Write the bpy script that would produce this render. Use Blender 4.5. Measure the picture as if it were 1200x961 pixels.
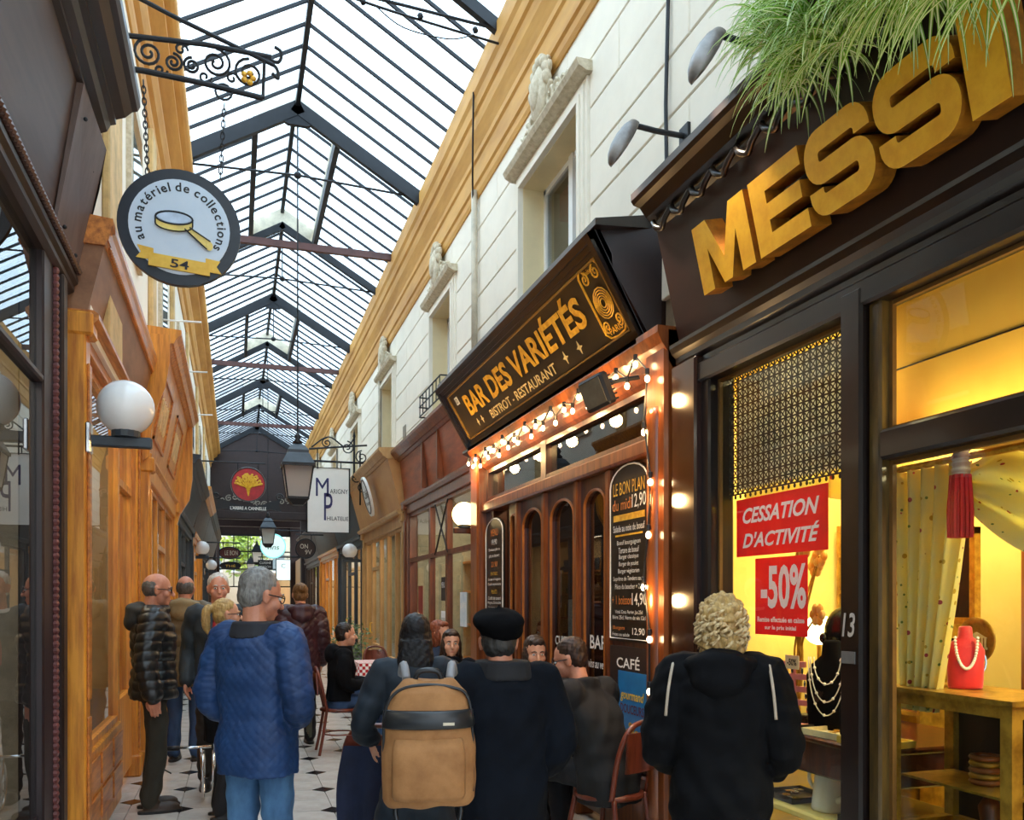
import bpy, bmesh, math, random
import numpy as np
from mathutils import Vector, Matrix, Euler, noise
random.seed(7)
PI = math.pi
scene = bpy.context.scene
col = scene.collection
for _o in list(bpy.data.objects):
    bpy.data.objects.remove(_o)

# ------------------------------------------------------------------ camera (level, shifted lens)
F = 1004.0; CH = 1.6; VPX, HOR = 275.0, 704.0
YAW = math.atan((600 - VPX) / F); SN, CS = math.sin(YAW), math.cos(YAW)
cam = bpy.data.cameras.new('camera'); camo = bpy.data.objects.new('camera', cam); col.objects.link(camo)
camo.location = (0, 0, CH); camo.rotation_euler = (PI / 2, 0, -YAW)
cam.sensor_fit = 'HORIZONTAL'; cam.sensor_width = 36; cam.lens = 36 * F / 1200
cam.shift_y = (HOR - 480.5) / 1200; cam.clip_start = .05; cam.clip_end = 400
scene.camera = camo

# ------------------------------------------------------------------ world: overcast sky
w = bpy.data.worlds.new('sky'); scene.world = w; w.use_nodes = True
nt = w.node_tree; nt.nodes.clear()
wo = nt.nodes.new('ShaderNodeOutputWorld'); bg = nt.nodes.new('ShaderNodeBackground')
tc = nt.nodes.new('ShaderNodeTexCoord'); sx = nt.nodes.new('ShaderNodeSeparateXYZ')
mr = nt.nodes.new('ShaderNodeMapRange'); mr.inputs['From Min'].default_value = 0; mr.inputs['From Max'].default_value = 1
mr.inputs['To Min'].default_value = .42; mr.inputs['To Max'].default_value = 1.15
nz = nt.nodes.new('ShaderNodeTexNoise'); nz.inputs['Scale'].default_value = 2.2; nz.inputs['Detail'].default_value = 4
cr = nt.nodes.new('ShaderNodeValToRGB')
cr.color_ramp.elements[0].position = .35; cr.color_ramp.elements[0].color = (.58, .80, 1, 1)
cr.color_ramp.elements[1].position = .65; cr.color_ramp.elements[1].color = (1, 1, 1, 1)
nt.links.new(tc.outputs['Generated'], sx.inputs[0]); nt.links.new(sx.outputs['Z'], mr.inputs['Value'])
nt.links.new(tc.outputs['Generated'], nz.inputs['Vector']); nt.links.new(nz.outputs['Fac'], cr.inputs['Fac'])
nt.links.new(cr.outputs['Color'], bg.inputs['Color'])
mu = nt.nodes.new('ShaderNodeMath'); mu.operation = 'MULTIPLY'; mu.inputs[1].default_value = 2.3
nt.links.new(mr.outputs[0], mu.inputs[0]); nt.links.new(mu.outputs[0], bg.inputs['Strength'])
nt.links.new(bg.outputs[0], wo.inputs[0])
scene.view_settings.view_transform = 'Standard'; scene.view_settings.look = 'None'
scene.view_settings.gamma = 1; scene.view_settings.use_curve_mapping = False
scene.view_settings.exposure = 1.15
scene.cycles.sample_clamp_indirect = 4.0
scene.cycles.transparent_max_bounces = 16
scene.cycles.use_denoising = True

# ------------------------------------------------------------------ pixel -> place on a known plane
def ray(px, py):
    u = (px - 600) / F
    return Vector((SN + u * CS, CS - u * SN, (HOR - py) / F))
def onX(px, py, X):
    d = ray(px, py); t = X / d.x
    return Vector((X, d.y * t, CH + d.z * t))
def onY(px, py, Y):
    d = ray(px, py); t = Y / d.y
    return Vector((d.x * t, Y, CH + d.z * t))
def yat(px, X): return onX(px, 704, X).y

# ------------------------------------------------------------------ materials
def lin(c):
    if isinstance(c, str):
        c = [int(c[i:i + 2], 16) / 255 for i in (0, 2, 4)]
    return tuple(x / 12.92 if x <= .04045 else ((x + .055) / 1.055) ** 2.4 for x in c)
MATS = {}
def mat(name, c, rough=.6, metal=0, var=.12, scale=(6, 6, 6), bump=0, c2=None, emit=0, spec=.5, detail=5, bscale=None, coat=0, sheen=0, transl=0):
    if name in MATS: return MATS[name]
    m = bpy.data.materials.new(name); m.use_nodes = True; MATS[name] = m
    t = m.node_tree; b = t.nodes['Principled BSDF']
    a = lin(c); b.inputs['Roughness'].default_value = rough; b.inputs['Metallic'].default_value = metal
    b.inputs['Specular IOR Level'].default_value = spec
    if coat: b.inputs['Coat Weight'].default_value = coat; b.inputs['Coat Roughness'].default_value = .12
    if sheen: b.inputs['Sheen Weight'].default_value = sheen
    tcn = t.nodes.new('ShaderNodeTexCoord'); mp = t.nodes.new('ShaderNodeMapping'); mp.inputs['Scale'].default_value = scale
    n = t.nodes.new('ShaderNodeTexNoise'); n.inputs['Scale'].default_value = 1; n.inputs['Detail'].default_value = detail
    n.inputs['Roughness'].default_value = .65
    t.links.new(tcn.outputs['Object'], mp.inputs[0]); t.links.new(mp.outputs[0], n.inputs['Vector'])
    r = t.nodes.new('ShaderNodeValToRGB')
    bcol = lin(c2) if c2 else tuple(x * (1 - var * 2) for x in a)
    acol = a if c2 else tuple(min(1, x * (1 + var)) for x in a)
    r.color_ramp.elements[0].color = (*bcol, 1); r.color_ramp.elements[1].color = (*acol, 1)
    r.color_ramp.elements[0].position = .33; r.color_ramp.elements[1].position = .62
    t.links.new(n.outputs['Fac'], r.inputs['Fac']); t.links.new(r.outputs['Color'], b.inputs['Base Color'])
    if bump:
        bp = t.nodes.new('ShaderNodeBump'); bp.inputs['Strength'].default_value = bump; bp.inputs['Distance'].default_value = .01
        n2 = n
        if bscale:
            n2 = t.nodes.new('ShaderNodeTexNoise'); n2.inputs['Scale'].default_value = bscale
            t.links.new(tcn.outputs['Object'], n2.inputs['Vector'])
        t.links.new(n2.outputs['Fac'], bp.inputs['Height']); t.links.new(bp.outputs[0], b.inputs['Normal'])
    if transl:   # thin paper, cloth or leaf: part of the light comes through
        tl = t.nodes.new('ShaderNodeBsdfTranslucent'); mx = t.nodes.new('ShaderNodeMixShader'); mx.inputs[0].default_value = transl
        t.links.new(r.outputs['Color'], tl.inputs[0]); t.links.new(b.outputs[0], mx.inputs[1]); t.links.new(tl.outputs[0], mx.inputs[2])
        t.links.new(mx.outputs[0], t.nodes['Material Output'].inputs[0])
    if emit:
        b.inputs['Emission Color'].default_value = (*a, 1); b.inputs['Emission Strength'].default_value = emit
    return m
def glass(name, tint=(.96, .98, 1), rough=.0, ior=1.5, haze=0, hazec=(.9, .95, 1), streak=False, dirt=0):
    if name in MATS: return MATS[name]
    m = bpy.data.materials.new(name); m.use_nodes = True; MATS[name] = m
    t = m.node_tree; t.nodes.clear(); o = t.nodes.new('ShaderNodeOutputMaterial')
    tr = t.nodes.new('ShaderNodeBsdfTransparent'); tr.inputs[0].default_value = (*tint, 1)
    gl = t.nodes.new('ShaderNodeBsdfGlossy'); gl.inputs['Roughness'].default_value = rough
    fr = t.nodes.new('ShaderNodeFresnel'); fr.inputs[0].default_value = ior
    mx = t.nodes.new('ShaderNodeMixShader')
    ge = t.nodes.new('ShaderNodeNewGeometry'); sb = t.nodes.new('ShaderNodeMath'); sb.operation = 'SUBTRACT'; sb.inputs[0].default_value = 1
    ml = t.nodes.new('ShaderNodeMath'); ml.operation = 'MULTIPLY'
    t.links.new(ge.outputs['Backfacing'], sb.inputs[1]); t.links.new(sb.outputs[0], ml.inputs[0]); t.links.new(fr.outputs[0], ml.inputs[1])
    t.links.new(ml.outputs[0], mx.inputs[0]); t.links.new(tr.outputs[0], mx.inputs[1]); t.links.new(gl.outputs[0], mx.inputs[2])
    out = mx
    if haze:
        tl = t.nodes.new('ShaderNodeBsdfTranslucent'); tl.inputs[0].default_value = (*hazec, 1)
        m2 = t.nodes.new('ShaderNodeMixShader'); m2.inputs[0].default_value = haze
        if streak:
            tcn = t.nodes.new('ShaderNodeTexCoord'); mp = t.nodes.new('ShaderNodeMapping'); mp.inputs['Scale'].default_value = (1.2, 9, 1.2)
            n = t.nodes.new('ShaderNodeTexNoise'); n.inputs['Scale'].default_value = 1.6; n.inputs['Detail'].default_value = 4
            rr = t.nodes.new('ShaderNodeMapRange'); rr.inputs['To Min'].default_value = haze * .3; rr.inputs['To Max'].default_value = min(1, haze * 1.9)
            rr.inputs['From Min'].default_value = .3; rr.inputs['From Max'].default_value = .7
            oi = t.nodes.new('ShaderNodeObjectInfo'); ad = t.nodes.new('ShaderNodeVectorMath'); ad.operation = 'ADD'
            t.links.new(tcn.outputs['Object'], ad.inputs[0]); t.links.new(oi.outputs['Location'], ad.inputs[1])
            t.links.new(ad.outputs[0], mp.inputs[0]); t.links.new(mp.outputs[0], n.inputs['Vector'])
            t.links.new(n.outputs['Fac'], rr.inputs[0]); t.links.new(rr.outputs[0], m2.inputs[0])
        t.links.new(out.outputs[0], m2.inputs[1]); t.links.new(tl.outputs[0], m2.inputs[2]); out = m2
    t.links.new(out.outputs[0], o.inputs[0])
    return m
def emis(name, c, s, var=0):
    return mat(name, c, rough=.5, var=var, emit=s)

# ------------------------------------------------------------------ mesh builder
class MB:
    def __init__(s): s.v = []; s.f = []; s.mi = []; s.cur = 0
    def add(s, vs, fs):
        n = len(s.v); s.v += [tuple(p) for p in vs]
        for f in fs: s.f.append([i + n for i in f]); s.mi.append(s.cur)
        return s
    def box(s, x0, x1, y0, y1, z0, z1, M=None):
        vs = [Vector(p) for p in ((x0,y0,z0),(x1,y0,z0),(x1,y1,z0),(x0,y1,z0),(x0,y0,z1),(x1,y0,z1),(x1,y1,z1),(x0,y1,z1))]
        if M is not None: vs = [M @ p for p in vs]
        return s.add(vs, [[0,3,2,1],[4,5,6,7],[0,1,5,4],[1,2,6,5],[2,3,7,6],[3,0,4,7]])
    def bbox(s, x0, x1, y0, y1, z0, z1, b=.01, M=None):
        """box with chamfered edges"""
        c = ((x0+x1)/2, (y0+y1)/2, (z0+z1)/2); h = (abs(x1-x0)/2, abs(y1-y0)/2, abs(z1-z0)/2); b = min(b, min(h)*.6)
        bm = bmesh.new(); bmesh.ops.create_cube(bm, size=2)
        for v in bm.verts: v.co = Vector((c[0]+v.co.x*h[0], c[1]+v.co.y*h[1], c[2]+v.co.z*h[2]))
        bmesh.ops.bevel(bm, geom=bm.edges[:], offset=b, segments=1, affect='EDGES')
        bm.verts.index_update()
        vs = [M @ v.co if M is not None else v.co.copy() for v in bm.verts]; fs = [[v.index for v in f.verts] for f in bm.faces]
        bm.free(); return s.add(vs, fs)
    def prism(s, poly, M, d):
        """2d polygon in the XY plane of M, extruded from z=0 (front) to z=-d"""
        n = len(poly)
        vs = [M @ Vector((x, y, 0)) for x, y in poly] + [M @ Vector((x, y, -d)) for x, y in poly]
        a = sum(poly[i][0]*poly[(i+1)%n][1]-poly[(i+1)%n][0]*poly[i][1] for i in range(n))
        fs = [list(range(n)), list(range(2*n-1, n-1, -1))] + [[i, i+n, (i+1)%n+n, (i+1)%n] for i in range(n)]
        if a < 0: fs = [f[::-1] for f in fs]
        return s.add(vs, fs)
    def extr(s, prof, y0, y1):
        """profile in (x,z) extruded along y"""
        return s.prism([(p[0], p[1]) for p in prof], Matrix(((1,0,0,0),(0,0,-1,y0),(0,1,0,0),(0,0,0,1))), -(y0-y1)) if False else s._extr(prof, y0, y1)
    def _extr(s, prof, y0, y1):
        n = len(prof); vs = [(x, y0, z) for x, z in prof] + [(x, y1, z) for x, z in prof]
        a = sum(prof[i][0]*prof[(i+1)%n][1]-prof[(i+1)%n][0]*prof[i][1] for i in range(n))
        fs = [list(range(n)), list(range(2*n-1, n-1, -1))] + [[i, i+n, (i+1)%n+n, (i+1)%n] for i in range(n)]
        if a < 0: fs = [f[::-1] for f in fs]
        return s.add(vs, fs)
    def rings(s, R, cap=True, closed=False):
        n = len(R[0]); base = len(s.v); s.v += [tuple(p) for r in R for p in r]; m = len(R)
        for i in range(m if closed else m-1):
            for j in range(n):
                a = base+i*n+j; b = base+i*n+(j+1)%n; k = base+((i+1)%m)*n
                s.f.append([a, b, k+(j+1)%n, k+j]); s.mi.append(s.cur)
        if cap and not closed:
            s.f.append([base+j for j in range(n)][::-1]); s.f.append([base+(m-1)*n+j for j in range(n)]); s.mi += [s.cur]*2
        return s
    def tube(s, pts, r, n=8, cap=True, closed=False):
        pts = [Vector(p) for p in pts]; m = len(pts); R = []
        rs = r if isinstance(r, (list, tuple)) else [r]*m; up = None
        for i, p in enumerate(pts):
            if closed: t = (pts[(i+1)%m]-pts[i-1])
            else: t = pts[min(i+1, m-1)]-pts[max(i-1, 0)]
            t = t.normalized() if t.length > 1e-9 else Vector((0,0,1))
            if up is None: up = Vector((0,0,1)) if abs(t.z) < .9 else Vector((1,0,0))
            a = t.cross(up)
            if a.length < 1e-6: a = t.orthogonal()
            a.normalize(); b = a.cross(t).normalized(); up = b
            R.append([p + (a*math.cos(2*PI*k/n) + b*math.sin(2*PI*k/n))*rs[i] for k in range(n)])
        return s.rings(R, cap, closed)
    def lathe(s, prof, c=(0,0,0), n=20, M=None, cap=True):
        """profile (r,z) turned about z"""
        R = []
        for r, z in prof:
            ring = [Vector((max(r, 1e-4)*math.cos(2*PI*k/n), max(r, 1e-4)*math.sin(2*PI*k/n), z)) for k in range(n)]
            R.append([(M @ p if M is not None else p) + Vector(c) for p in ring])
        return s.rings(R, cap)
    def ell(s, c, r, M=None, n=14, m=9):
        if not isinstance(r, (tuple, list)): r = (r, r, r)
        R = []
        for i in range(m+1):
            a = -PI/2 + PI*i/m; k = max(math.cos(a), 1e-3)
            ring = [Vector((r[0]*k*math.cos(2*PI*j/n), r[1]*k*math.sin(2*PI*j/n), r[2]*math.sin(a))) for j in range(n)]
            R.append([(M @ p if M is not None else p) + Vector(c) for p in ring])
        return s.rings(R)
    def loft(s, secs, n=20, M=None):
        """secs: (center, rx, ry) with rings in the horizontal plane, superellipse-ish"""
        R = []
        for c, rx, ry in secs:
            c = Vector(c)
            ring = []
            for k in range(n):
                a = 2*PI*k/n; ca, sa = math.cos(a), math.sin(a)
                e = .85
                ring.append(c + Vector((rx*math.copysign(abs(ca)**e, ca), ry*math.copysign(abs(sa)**e, sa), 0)))
            R.append([M @ p if M is not None else p for p in ring])
        return s.rings(R)
    def merge(s, mesh, M=None):
        vs = [(M @ v.co if M is not None else v.co.copy()) for v in mesh.vertices]
        return s.add(vs, [list(p.vertices) for p in mesh.polygons])
    def mesh(s, name, mats=None, smooth=False):
        me = bpy.data.meshes.new(name); me.from_pydata(s.v, [], s.f)
        if mats is not None:
            for m in (mats if isinstance(mats, (list, tuple)) else [mats]): me.materials.append(m)
        if any(s.mi): me.polygons.foreach_set('material_index', s.mi)
        if smooth: me.polygons.foreach_set('use_smooth', [True]*len(me.polygons))
        me.update(); return me

def tag(o, label, cat=None, group=None, kind=None):
    if label: o['label'] = label
    if cat: o['category'] = cat
    if group: o['group'] = group
    if kind: o['kind'] = kind
    return o
def link(name, me, parent=None, loc=(0,0,0)):
    o = bpy.data.objects.new(name, me); col.objects.link(o); o.location = loc
    if parent is not None: o.parent = parent
    return o
def thing(name, label, cat, loc=(0,0,0), rz=0, group=None, kind=None):
    o = link(name, None, None, loc); o.rotation_euler = (0, 0, rz); o.empty_display_size = .1
    return tag(o, label, cat, group, kind)
def struct(name, mb, m, smooth=False, label=None, parent=None):
    o = link(name, mb.mesh(name, m, smooth), parent)
    if parent is None: o['kind'] = 'structure'
    if label: o['label'] = label
    return o
def part(mb, name, m, parent, smooth=False, world=True, loc=None):
    """a part; mesh in world coordinates (root unrotated) unless world=False"""
    me = mb if isinstance(mb, bpy.types.Mesh) else mb.mesh(name, m, smooth)
    if loc is None:
        loc = (0,0,0)
        if world and parent is not None and parent.parent is None and parent.data is None: loc = -Vector(parent.location)
    return link(name, me, parent, loc)
def solo(name, mb, m, label, cat, group=None, smooth=False, loc=(0,0,0), rz=0, kind=None):
    o = link(name, mb.mesh(name, m, smooth), None, loc); o.rotation_euler = (0,0,rz)
    return tag(o, label, cat, group, kind)
def copy_tree(o, parent=None, label=None):
    c = o.copy(); col.objects.link(c); c.parent = parent
    if label: c['label'] = label
    for ch in list(o.children): copy_tree(ch, c)
    return c
def frm(o, xd, yd):
    xd = Vector(xd).normalized(); yd = Vector(yd); yd = (yd - xd*yd.dot(xd)).normalized(); zd = xd.cross(yd); o = Vector(o)
    return Matrix(((xd.x,yd.x,zd.x,o.x),(xd.y,yd.y,zd.y,o.y),(xd.z,yd.z,zd.z,o.z),(0,0,0,1)))
def RW(x, y, z, tilt=0): # facing the passage from the wall at +X
    return frm((x,y,z), (0,-1,0), (-math.sin(tilt), 0, math.cos(tilt)))
def LW(x, y, z, tilt=0):
    return frm((x,y,z), (0,1,0), (math.sin(tilt), 0, math.cos(tilt)))
def CW(x, y, z, yaw=0): # facing the camera side (-Y)
    return frm((x,y,z), (math.cos(yaw), math.sin(yaw), 0), (0,0,1))
_tc = {}
_tmp = bpy.data.scenes.new('workshop')
def evaluated_mesh(ob):
    """evaluate an object (font or modifiers) in a small side scene and return its mesh"""
    _tmp.collection.objects.link(ob)
    with bpy.context.temp_override(scene=_tmp, view_layer=_tmp.view_layers[0]): dg = bpy.context.evaluated_depsgraph_get()
    me = bpy.data.meshes.new_from_object(ob.evaluated_get(dg), depsgraph=dg)
    bpy.data.objects.remove(ob); return me
def textmesh(s, bold=0, shear=0, spacing=1):
    k = (s, bold, shear, spacing)
    if k in _tc: return _tc[k]
    cu = bpy.data.curves.new('t', 'FONT'); cu.body = s; cu.size = 1; cu.offset = bold; cu.shear = shear; cu.space_character = spacing
    cu.align_x = 'CENTER'; cu.resolution_u = 3
    me = evaluated_mesh(bpy.data.objects.new('t', cu)); bpy.data.curves.remove(cu); _tc[k] = me; return me
def text_into(mb, s, M, h=None, wd=None, bold=.015, shear=0, depth=0, spacing=1):
    """flat lettering centred at M's origin; h = letter block height, wd = width it is fitted to"""
    me = textmesh(s, bold, shear, spacing)
    if not len(me.vertices): return 0
    co = np.array([v.co[:] for v in me.vertices]); lo, hi = co.min(0), co.max(0)
    sy = h/(hi[1]-lo[1]) if h else None; sxx = wd/(hi[0]-lo[0]) if wd else None
    if sy is None: sy = sxx
    if sxx is None: sxx = sy
    T = M @ Matrix.Diagonal((sxx, sy, 1, 1)) @ Matrix.Translation((-(lo[0]+hi[0])/2, -(lo[1]+hi[1])/2, 0))
    mb.merge(me, T)
    return (hi[0]-lo[0])*sxx
def smoothpath(pts, n=6):
    """Catmull-Rom through points"""
    P = [Vector(p) for p in pts]; out = []
    for i in range(len(P)-1):
        p0 = P[max(i-1,0)]; p1 = P[i]; p2 = P[i+1]; p3 = P[min(i+2,len(P)-1)]
        for k in range(n):
            t = k/n
            out.append(.5*((2*p1)+(p2-p0)*t+(2*p0-5*p1+4*p2-p3)*t*t+(3*p1-p0-3*p2+p3)*t**3))
    out.append(P[-1]); return out
def spiral(c, r0, turns, ang0, M, n=28, sgn=1):
    return [M @ Vector((c[0]+r0*(1-.85*i/n)*math.cos(ang0+sgn*turns*2*PI*i/n), c[1]+r0*(1-.85*i/n)*math.sin(ang0+sgn*turns*2*PI*i/n), 0)) for i in range(n+1)]
def lamp(kind, loc, power, color=(1,.75,.45), size=.1, rot=None, sizey=None, name='lamp_light'):
    l = bpy.data.lights.new(name, kind); l.energy = power; l.color = color
    if kind == 'AREA':
        l.size = size
        if sizey: l.shape = 'RECTANGLE'; l.size_y = sizey
    else: l.shadow_soft_size = size
    o = bpy.data.objects.new(name, l); col.objects.link(o); o.location = loc
    if rot: o.rotation_euler = rot
    return o

# ------------------------------------------------------------------ palette
m_cream = mat('cream_stone', 'f6eddb', .8, var=.03, scale=(1.5,1.5,1.5), bump=.05)
m_joint = mat('stone_joint', '8d7c66', .9)
m_ochre = mat('ochre_cornice', 'dda654', .65, c2='bf863a', scale=(3,.6,3))
m_ochre2 = mat('ochre_soffit', 'c0955a', .7, c2='a57b42', scale=(3,.6,3))
m_iron = mat('dark_iron', '1d1f24', .5, metal=.3, var=.1)
m_rust = mat('rusty_beam', '5b3a36', .6, var=.15)
m_board = mat('vent_board', 'd9cfb8', .8)
m_dkwood = mat('near_black_wood', '1d110d', .28, var=.25, scale=(20,2,20), coat=.4)
m_umber = mat('umber_painted_wood', '4a342b', .5, c2='392720', scale=(14,1.5,14))
m_greyb = mat('taupe_board', '6b5750', .6, c2='57463f', scale=(8,8,2))
m_purple = mat('plum_frame', '2c1b1e', .4, c2='1c1012', scale=(20,20,2))
m_honey = mat('honey_wood', 'eb9c32', .42, c2='b86a1c', scale=(26,26,2.2), bump=.04, coat=.25)
m_honeyh = mat('honey_wood_lengthwise', 'd68638', .42, c2='9a5420', scale=(26,2.2,26), bump=.04, coat=.25)
m_red_wood = mat('russet_wood', '7d3f1e', .38, c2='4d2412', scale=(22,22,2), coat=.35)
m_barwood = mat('bar_mahogany', '5a2a14', .3, c2='2e140a', scale=(22,22,2), coat=.5)
m_barhi = mat('bar_mahogany_light', '8a4a20', .3, c2='5a2a12', scale=(22,22,2), coat=.5)
m_tanw = mat('tan_painted_wood', 'c69a62', .5, c2='ae824c', scale=(10,10,3))
m_slate = mat('slate_blue_paint', '333c45', .5)
m_gold = mat('gold_leaf', 'e8b23a', .4, metal=.35, c2='b9801c', scale=(30,30,30))
m_goldp = mat('gold_paint', 'efbf3c', .5, c2='c98f1e', scale=(18,18,18))
m_white = mat('white_paint', 'f3f1ec', .5, var=.03)
m_ink = mat('black_ink', '14161c', .5, var=.05)
m_opal = mat('opal_glass', 'f2f0ee', .12, var=.02, spec=.6)
m_chrome = mat('chrome', 'd6d8da', .18, metal=1, var=.04)
m_glass = glass('shop_glass', (.93,.96,.96))
m_glassr = glass('shop_glass_reflective', (.62,.66,.66), ior=2.1)
m_roofglass = glass('roof_glass', (.86,.95,1), rough=.25, ior=1.25, haze=.2, streak=True)
m_lampglass = glass('lantern_glass', (.95,.93,.9), haze=.75, hazec=(.95,.9,.85))
# ================================================================== SETTING
XR, XL = 2.5, -.82
YB, YE = -7.0, 32.0
# ---- floor: slab, white tiles with dark diamond insets
TA, TX0, TY0, TD = .372, -1.142, -.03, .1
mb = MB().box(-2.6, 5.2, YB, 62, -.2, -.012)
floor = struct('floor', mb, mat('grout', '8f867c', .9))
m_tilew = mat('white_floor_tile', 'd6d2cb', .22, c2='b9b3ab', scale=(2.2,2.2,2.2), coat=.2)
m_tileb = mat('black_floor_tile', '17171a', .2, var=.2, coat=.2)
def tile_poly(even, g=.004):
    a = TA
    if even: p = [(TD,0),(a,0),(a,a-TD),(a-TD,a),(0,a),(0,TD)]
    else: p = [(0,0),(a-TD,0),(a,TD),(a,a),(TD,a),(0,a-TD)]
    c = a/2
    return [(c+(x-c)*(1-2*g/a), c+(y-c)*(1-2*g/a)) for x, y in p]
Mz = Matrix.Identity(4)
tm = [MB().prism(tile_poly(e), Mz, .012).mesh('tile', m_tilew) for e in (True, False)]
dm = MB().prism([(TD-.006,0),(0,TD-.006),(-TD+.006,0),(0,-TD+.006)], Mz, .012).mesh('dark_tile', m_tileb)
rest = MB(); restd = MB()
for j in range(-18, 166):
    for i in range(0, 10):
        near = 15 <= j < 44
        x, y = TX0+i*TA, TY0+j*TA
        ev = ((i+1)+j) % 2 == 0
        if near: link('tile', tm[0 if ev else 1], floor, (x, y, 0))
        else: rest.prism(tile_poly(ev), Matrix.Translation((x, y, 0)), .012)
        if ev:
            if near: link('dark_tile', dm, floor, (x, y, .0005))
            else: restd.prism([(TD-.006,0),(0,TD-.006),(-TD+.006,0),(0,-TD+.006)], Matrix.Translation((x,y,.0005)), .012)
o = part(rest, 'tiles', m_tilew, floor); o['kind'] = 'stuff'
o = part(restd, 'dark_tiles', m_tileb, floor); o['kind'] = 'stuff'

# ---- upper walls
WIN = [(-1.9,-.6), (2.0,3.35), (6.0,7.4), (10.0,11.15), (14.0,15.2), (18.05,19.3), (22.1,23.3), (26.1,27.3)]
WZ0, WZ1 = 4.0, 5.36
mb = MB(); y = YB
for a, b in WIN:
    mb.box(XR+.03, XR+.5, y, a, 3.2, 7.0); mb.box(XR+.03, XR+.5, a, b, 3.2, WZ0); mb.box(XR+.03, XR+.5, a, b, WZ1, 7.0); y = b
mb.box(XR+.03, XR+.5, y, YE, 3.2, 7.0)
wall_right = struct('wall_right', mb, m_joint)
# ashlar blocks
BH = .36
nb = 0
for k in range(7):
    z0 = 3.44+k*BH; z1 = z0+BH
    ys = []; y = YB+(k % 2)*.95
    cuts = [YB]
    while y < YE: cuts.append(y); y += 1.9
    cuts.append(YE)
    for a, b in zip(cuts, cuts[1:]):
        if b-a < .05: continue
        segs = [(a, b)]
        if z1 > WZ0+.02 and z0 < WZ1-.02:
            for wa, wb in WIN:
                ns = []
                for p, q in segs:
                    if q <= wa-.14 or p >= wb+.14: ns.append((p, q)); continue
                    if p < wa-.14: ns.append((p, wa-.14))
                    if q > wb+.14: ns.append((wb+.14, q))
                segs = ns
        for p, q in segs:
            if q-p > .04 and q > .5 and nb < 300:
                nb += 1
                part(MB().bbox(XR, XR+.04, p+.005, q-.005, z0+.006, z1-.006, .006), 'stone_block', m_cream, wall_right)
            elif q-p > .04: part(MB().box(XR, XR+.04, p+.005, q-.005, z0+.006, z1-.006), 'stone_block', m_cream, wall_right)
part(MB().box(XR+.001, XR+.04, YB, YE, 3.44+7*BH, 6.2), 'frieze', m_cream, wall_right)
# drain pipes and cable on the wall
mb = MB()
for px, rr in ((556,.035), (445,.03)):
    yy = yat(px, XR-.05)
    mb.tube([(XR-.05,yy,3.9),(XR-.05,yy,6.0)], rr, 8)
part(mb, 'downpipe', mat('pipe_paint', 'c4b8a2', .6), wall_right, True)
ya = yat(782, XR-.02)
mb = MB().tube([(XR-.02, ya, 3.9), (XR-.025, ya+.01, 4.6), (XR-.02, ya-.01, 5.2), (XR-.02, ya+.01, 6.0)], .012, 6)
part(mb, 'cable', m_iron, wall_right)
ya = yat(552, XR-.09)
mb = MB().tube(smoothpath([(2.3, ya-.5, 6.75), (2.36, ya-.25, 6.2), (2.43, ya, 5.9), (2.45, ya, 5.0)]), .01, 6)
part(mb, 'cable', m_iron, wall_right)
for px in (600, 476):
    yy = yat(px, XR); part(MB().box(XR-.012, XR, yy, yy+.22, 4.12, 4.3), 'wall_vent', mat('vent_metal', '8f8778', .6), wall_right)

profR = [(2.6,5.93),(2.485,5.93),(2.47,5.97),(2.47,6.04),(2.45,6.06),(2.45,6.26),(2.43,6.28),(2.43,6.34),(2.405,6.40),(2.37,6.47),(2.36,6.53),(2.36,6.58),(2.335,6.60),(2.325,6.70),(2.30,6.74),(2.30,6.95),(2.6,6.95)]
part(MB()._extr(profR, YB, YE), 'cornice', m_ochre, wall_right)
# window surrounds on the right wall
m_wframe = mat('white_window_frame', 'f4f3f1', .4, var=.02)
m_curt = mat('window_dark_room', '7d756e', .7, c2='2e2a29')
m_stucco = mat('stucco_ornament', 'd9cdb4', .75, c2='b8a88a', scale=(20,20,20), bump=.3)
def ornament(yc, z):
    """stucco cartouche with scrolls over a window"""
    mb = MB()
    mb.ell((XR-.09, yc, z+.24), (.06,.17,.24)); mb.ell((XR-.13, yc, z+.25), (.04,.1,.15))
    for q in range(9): a = PI*q/8; mb.ell((XR-.09, yc+.17*math.cos(a), z+.3+.2*math.sin(a)), (.045,.035,.06), n=8, m=6)
    for s in (-1, 1):
        M = RW(XR-.07, yc, z)
        for (cx, cy, r, tn) in ((.22,.14,.1,1.3), (.36,.09,.085,1.2), (.5,.06,.065,1.2), (.16,.4,.07,1.1), (.6,.045,.045,1)):
            mb.tube(spiral((s*cx, cy), r, tn, PI/2, M, 16, s), .022, 6)
        for q in range(7): mb.ell((XR-.07, yc+s*(.12+.065*q), z+.05+.02*math.sin(q*2)), (.03,.04,.03), n=8, m=5)
    for q in range(5): mb.ell((XR-.09, yc+(q-2)*.045, z+.32-.02*abs(q-2)), (.03,.022,.05), n=8, m=5)
    return mb
wn = 0
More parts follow.
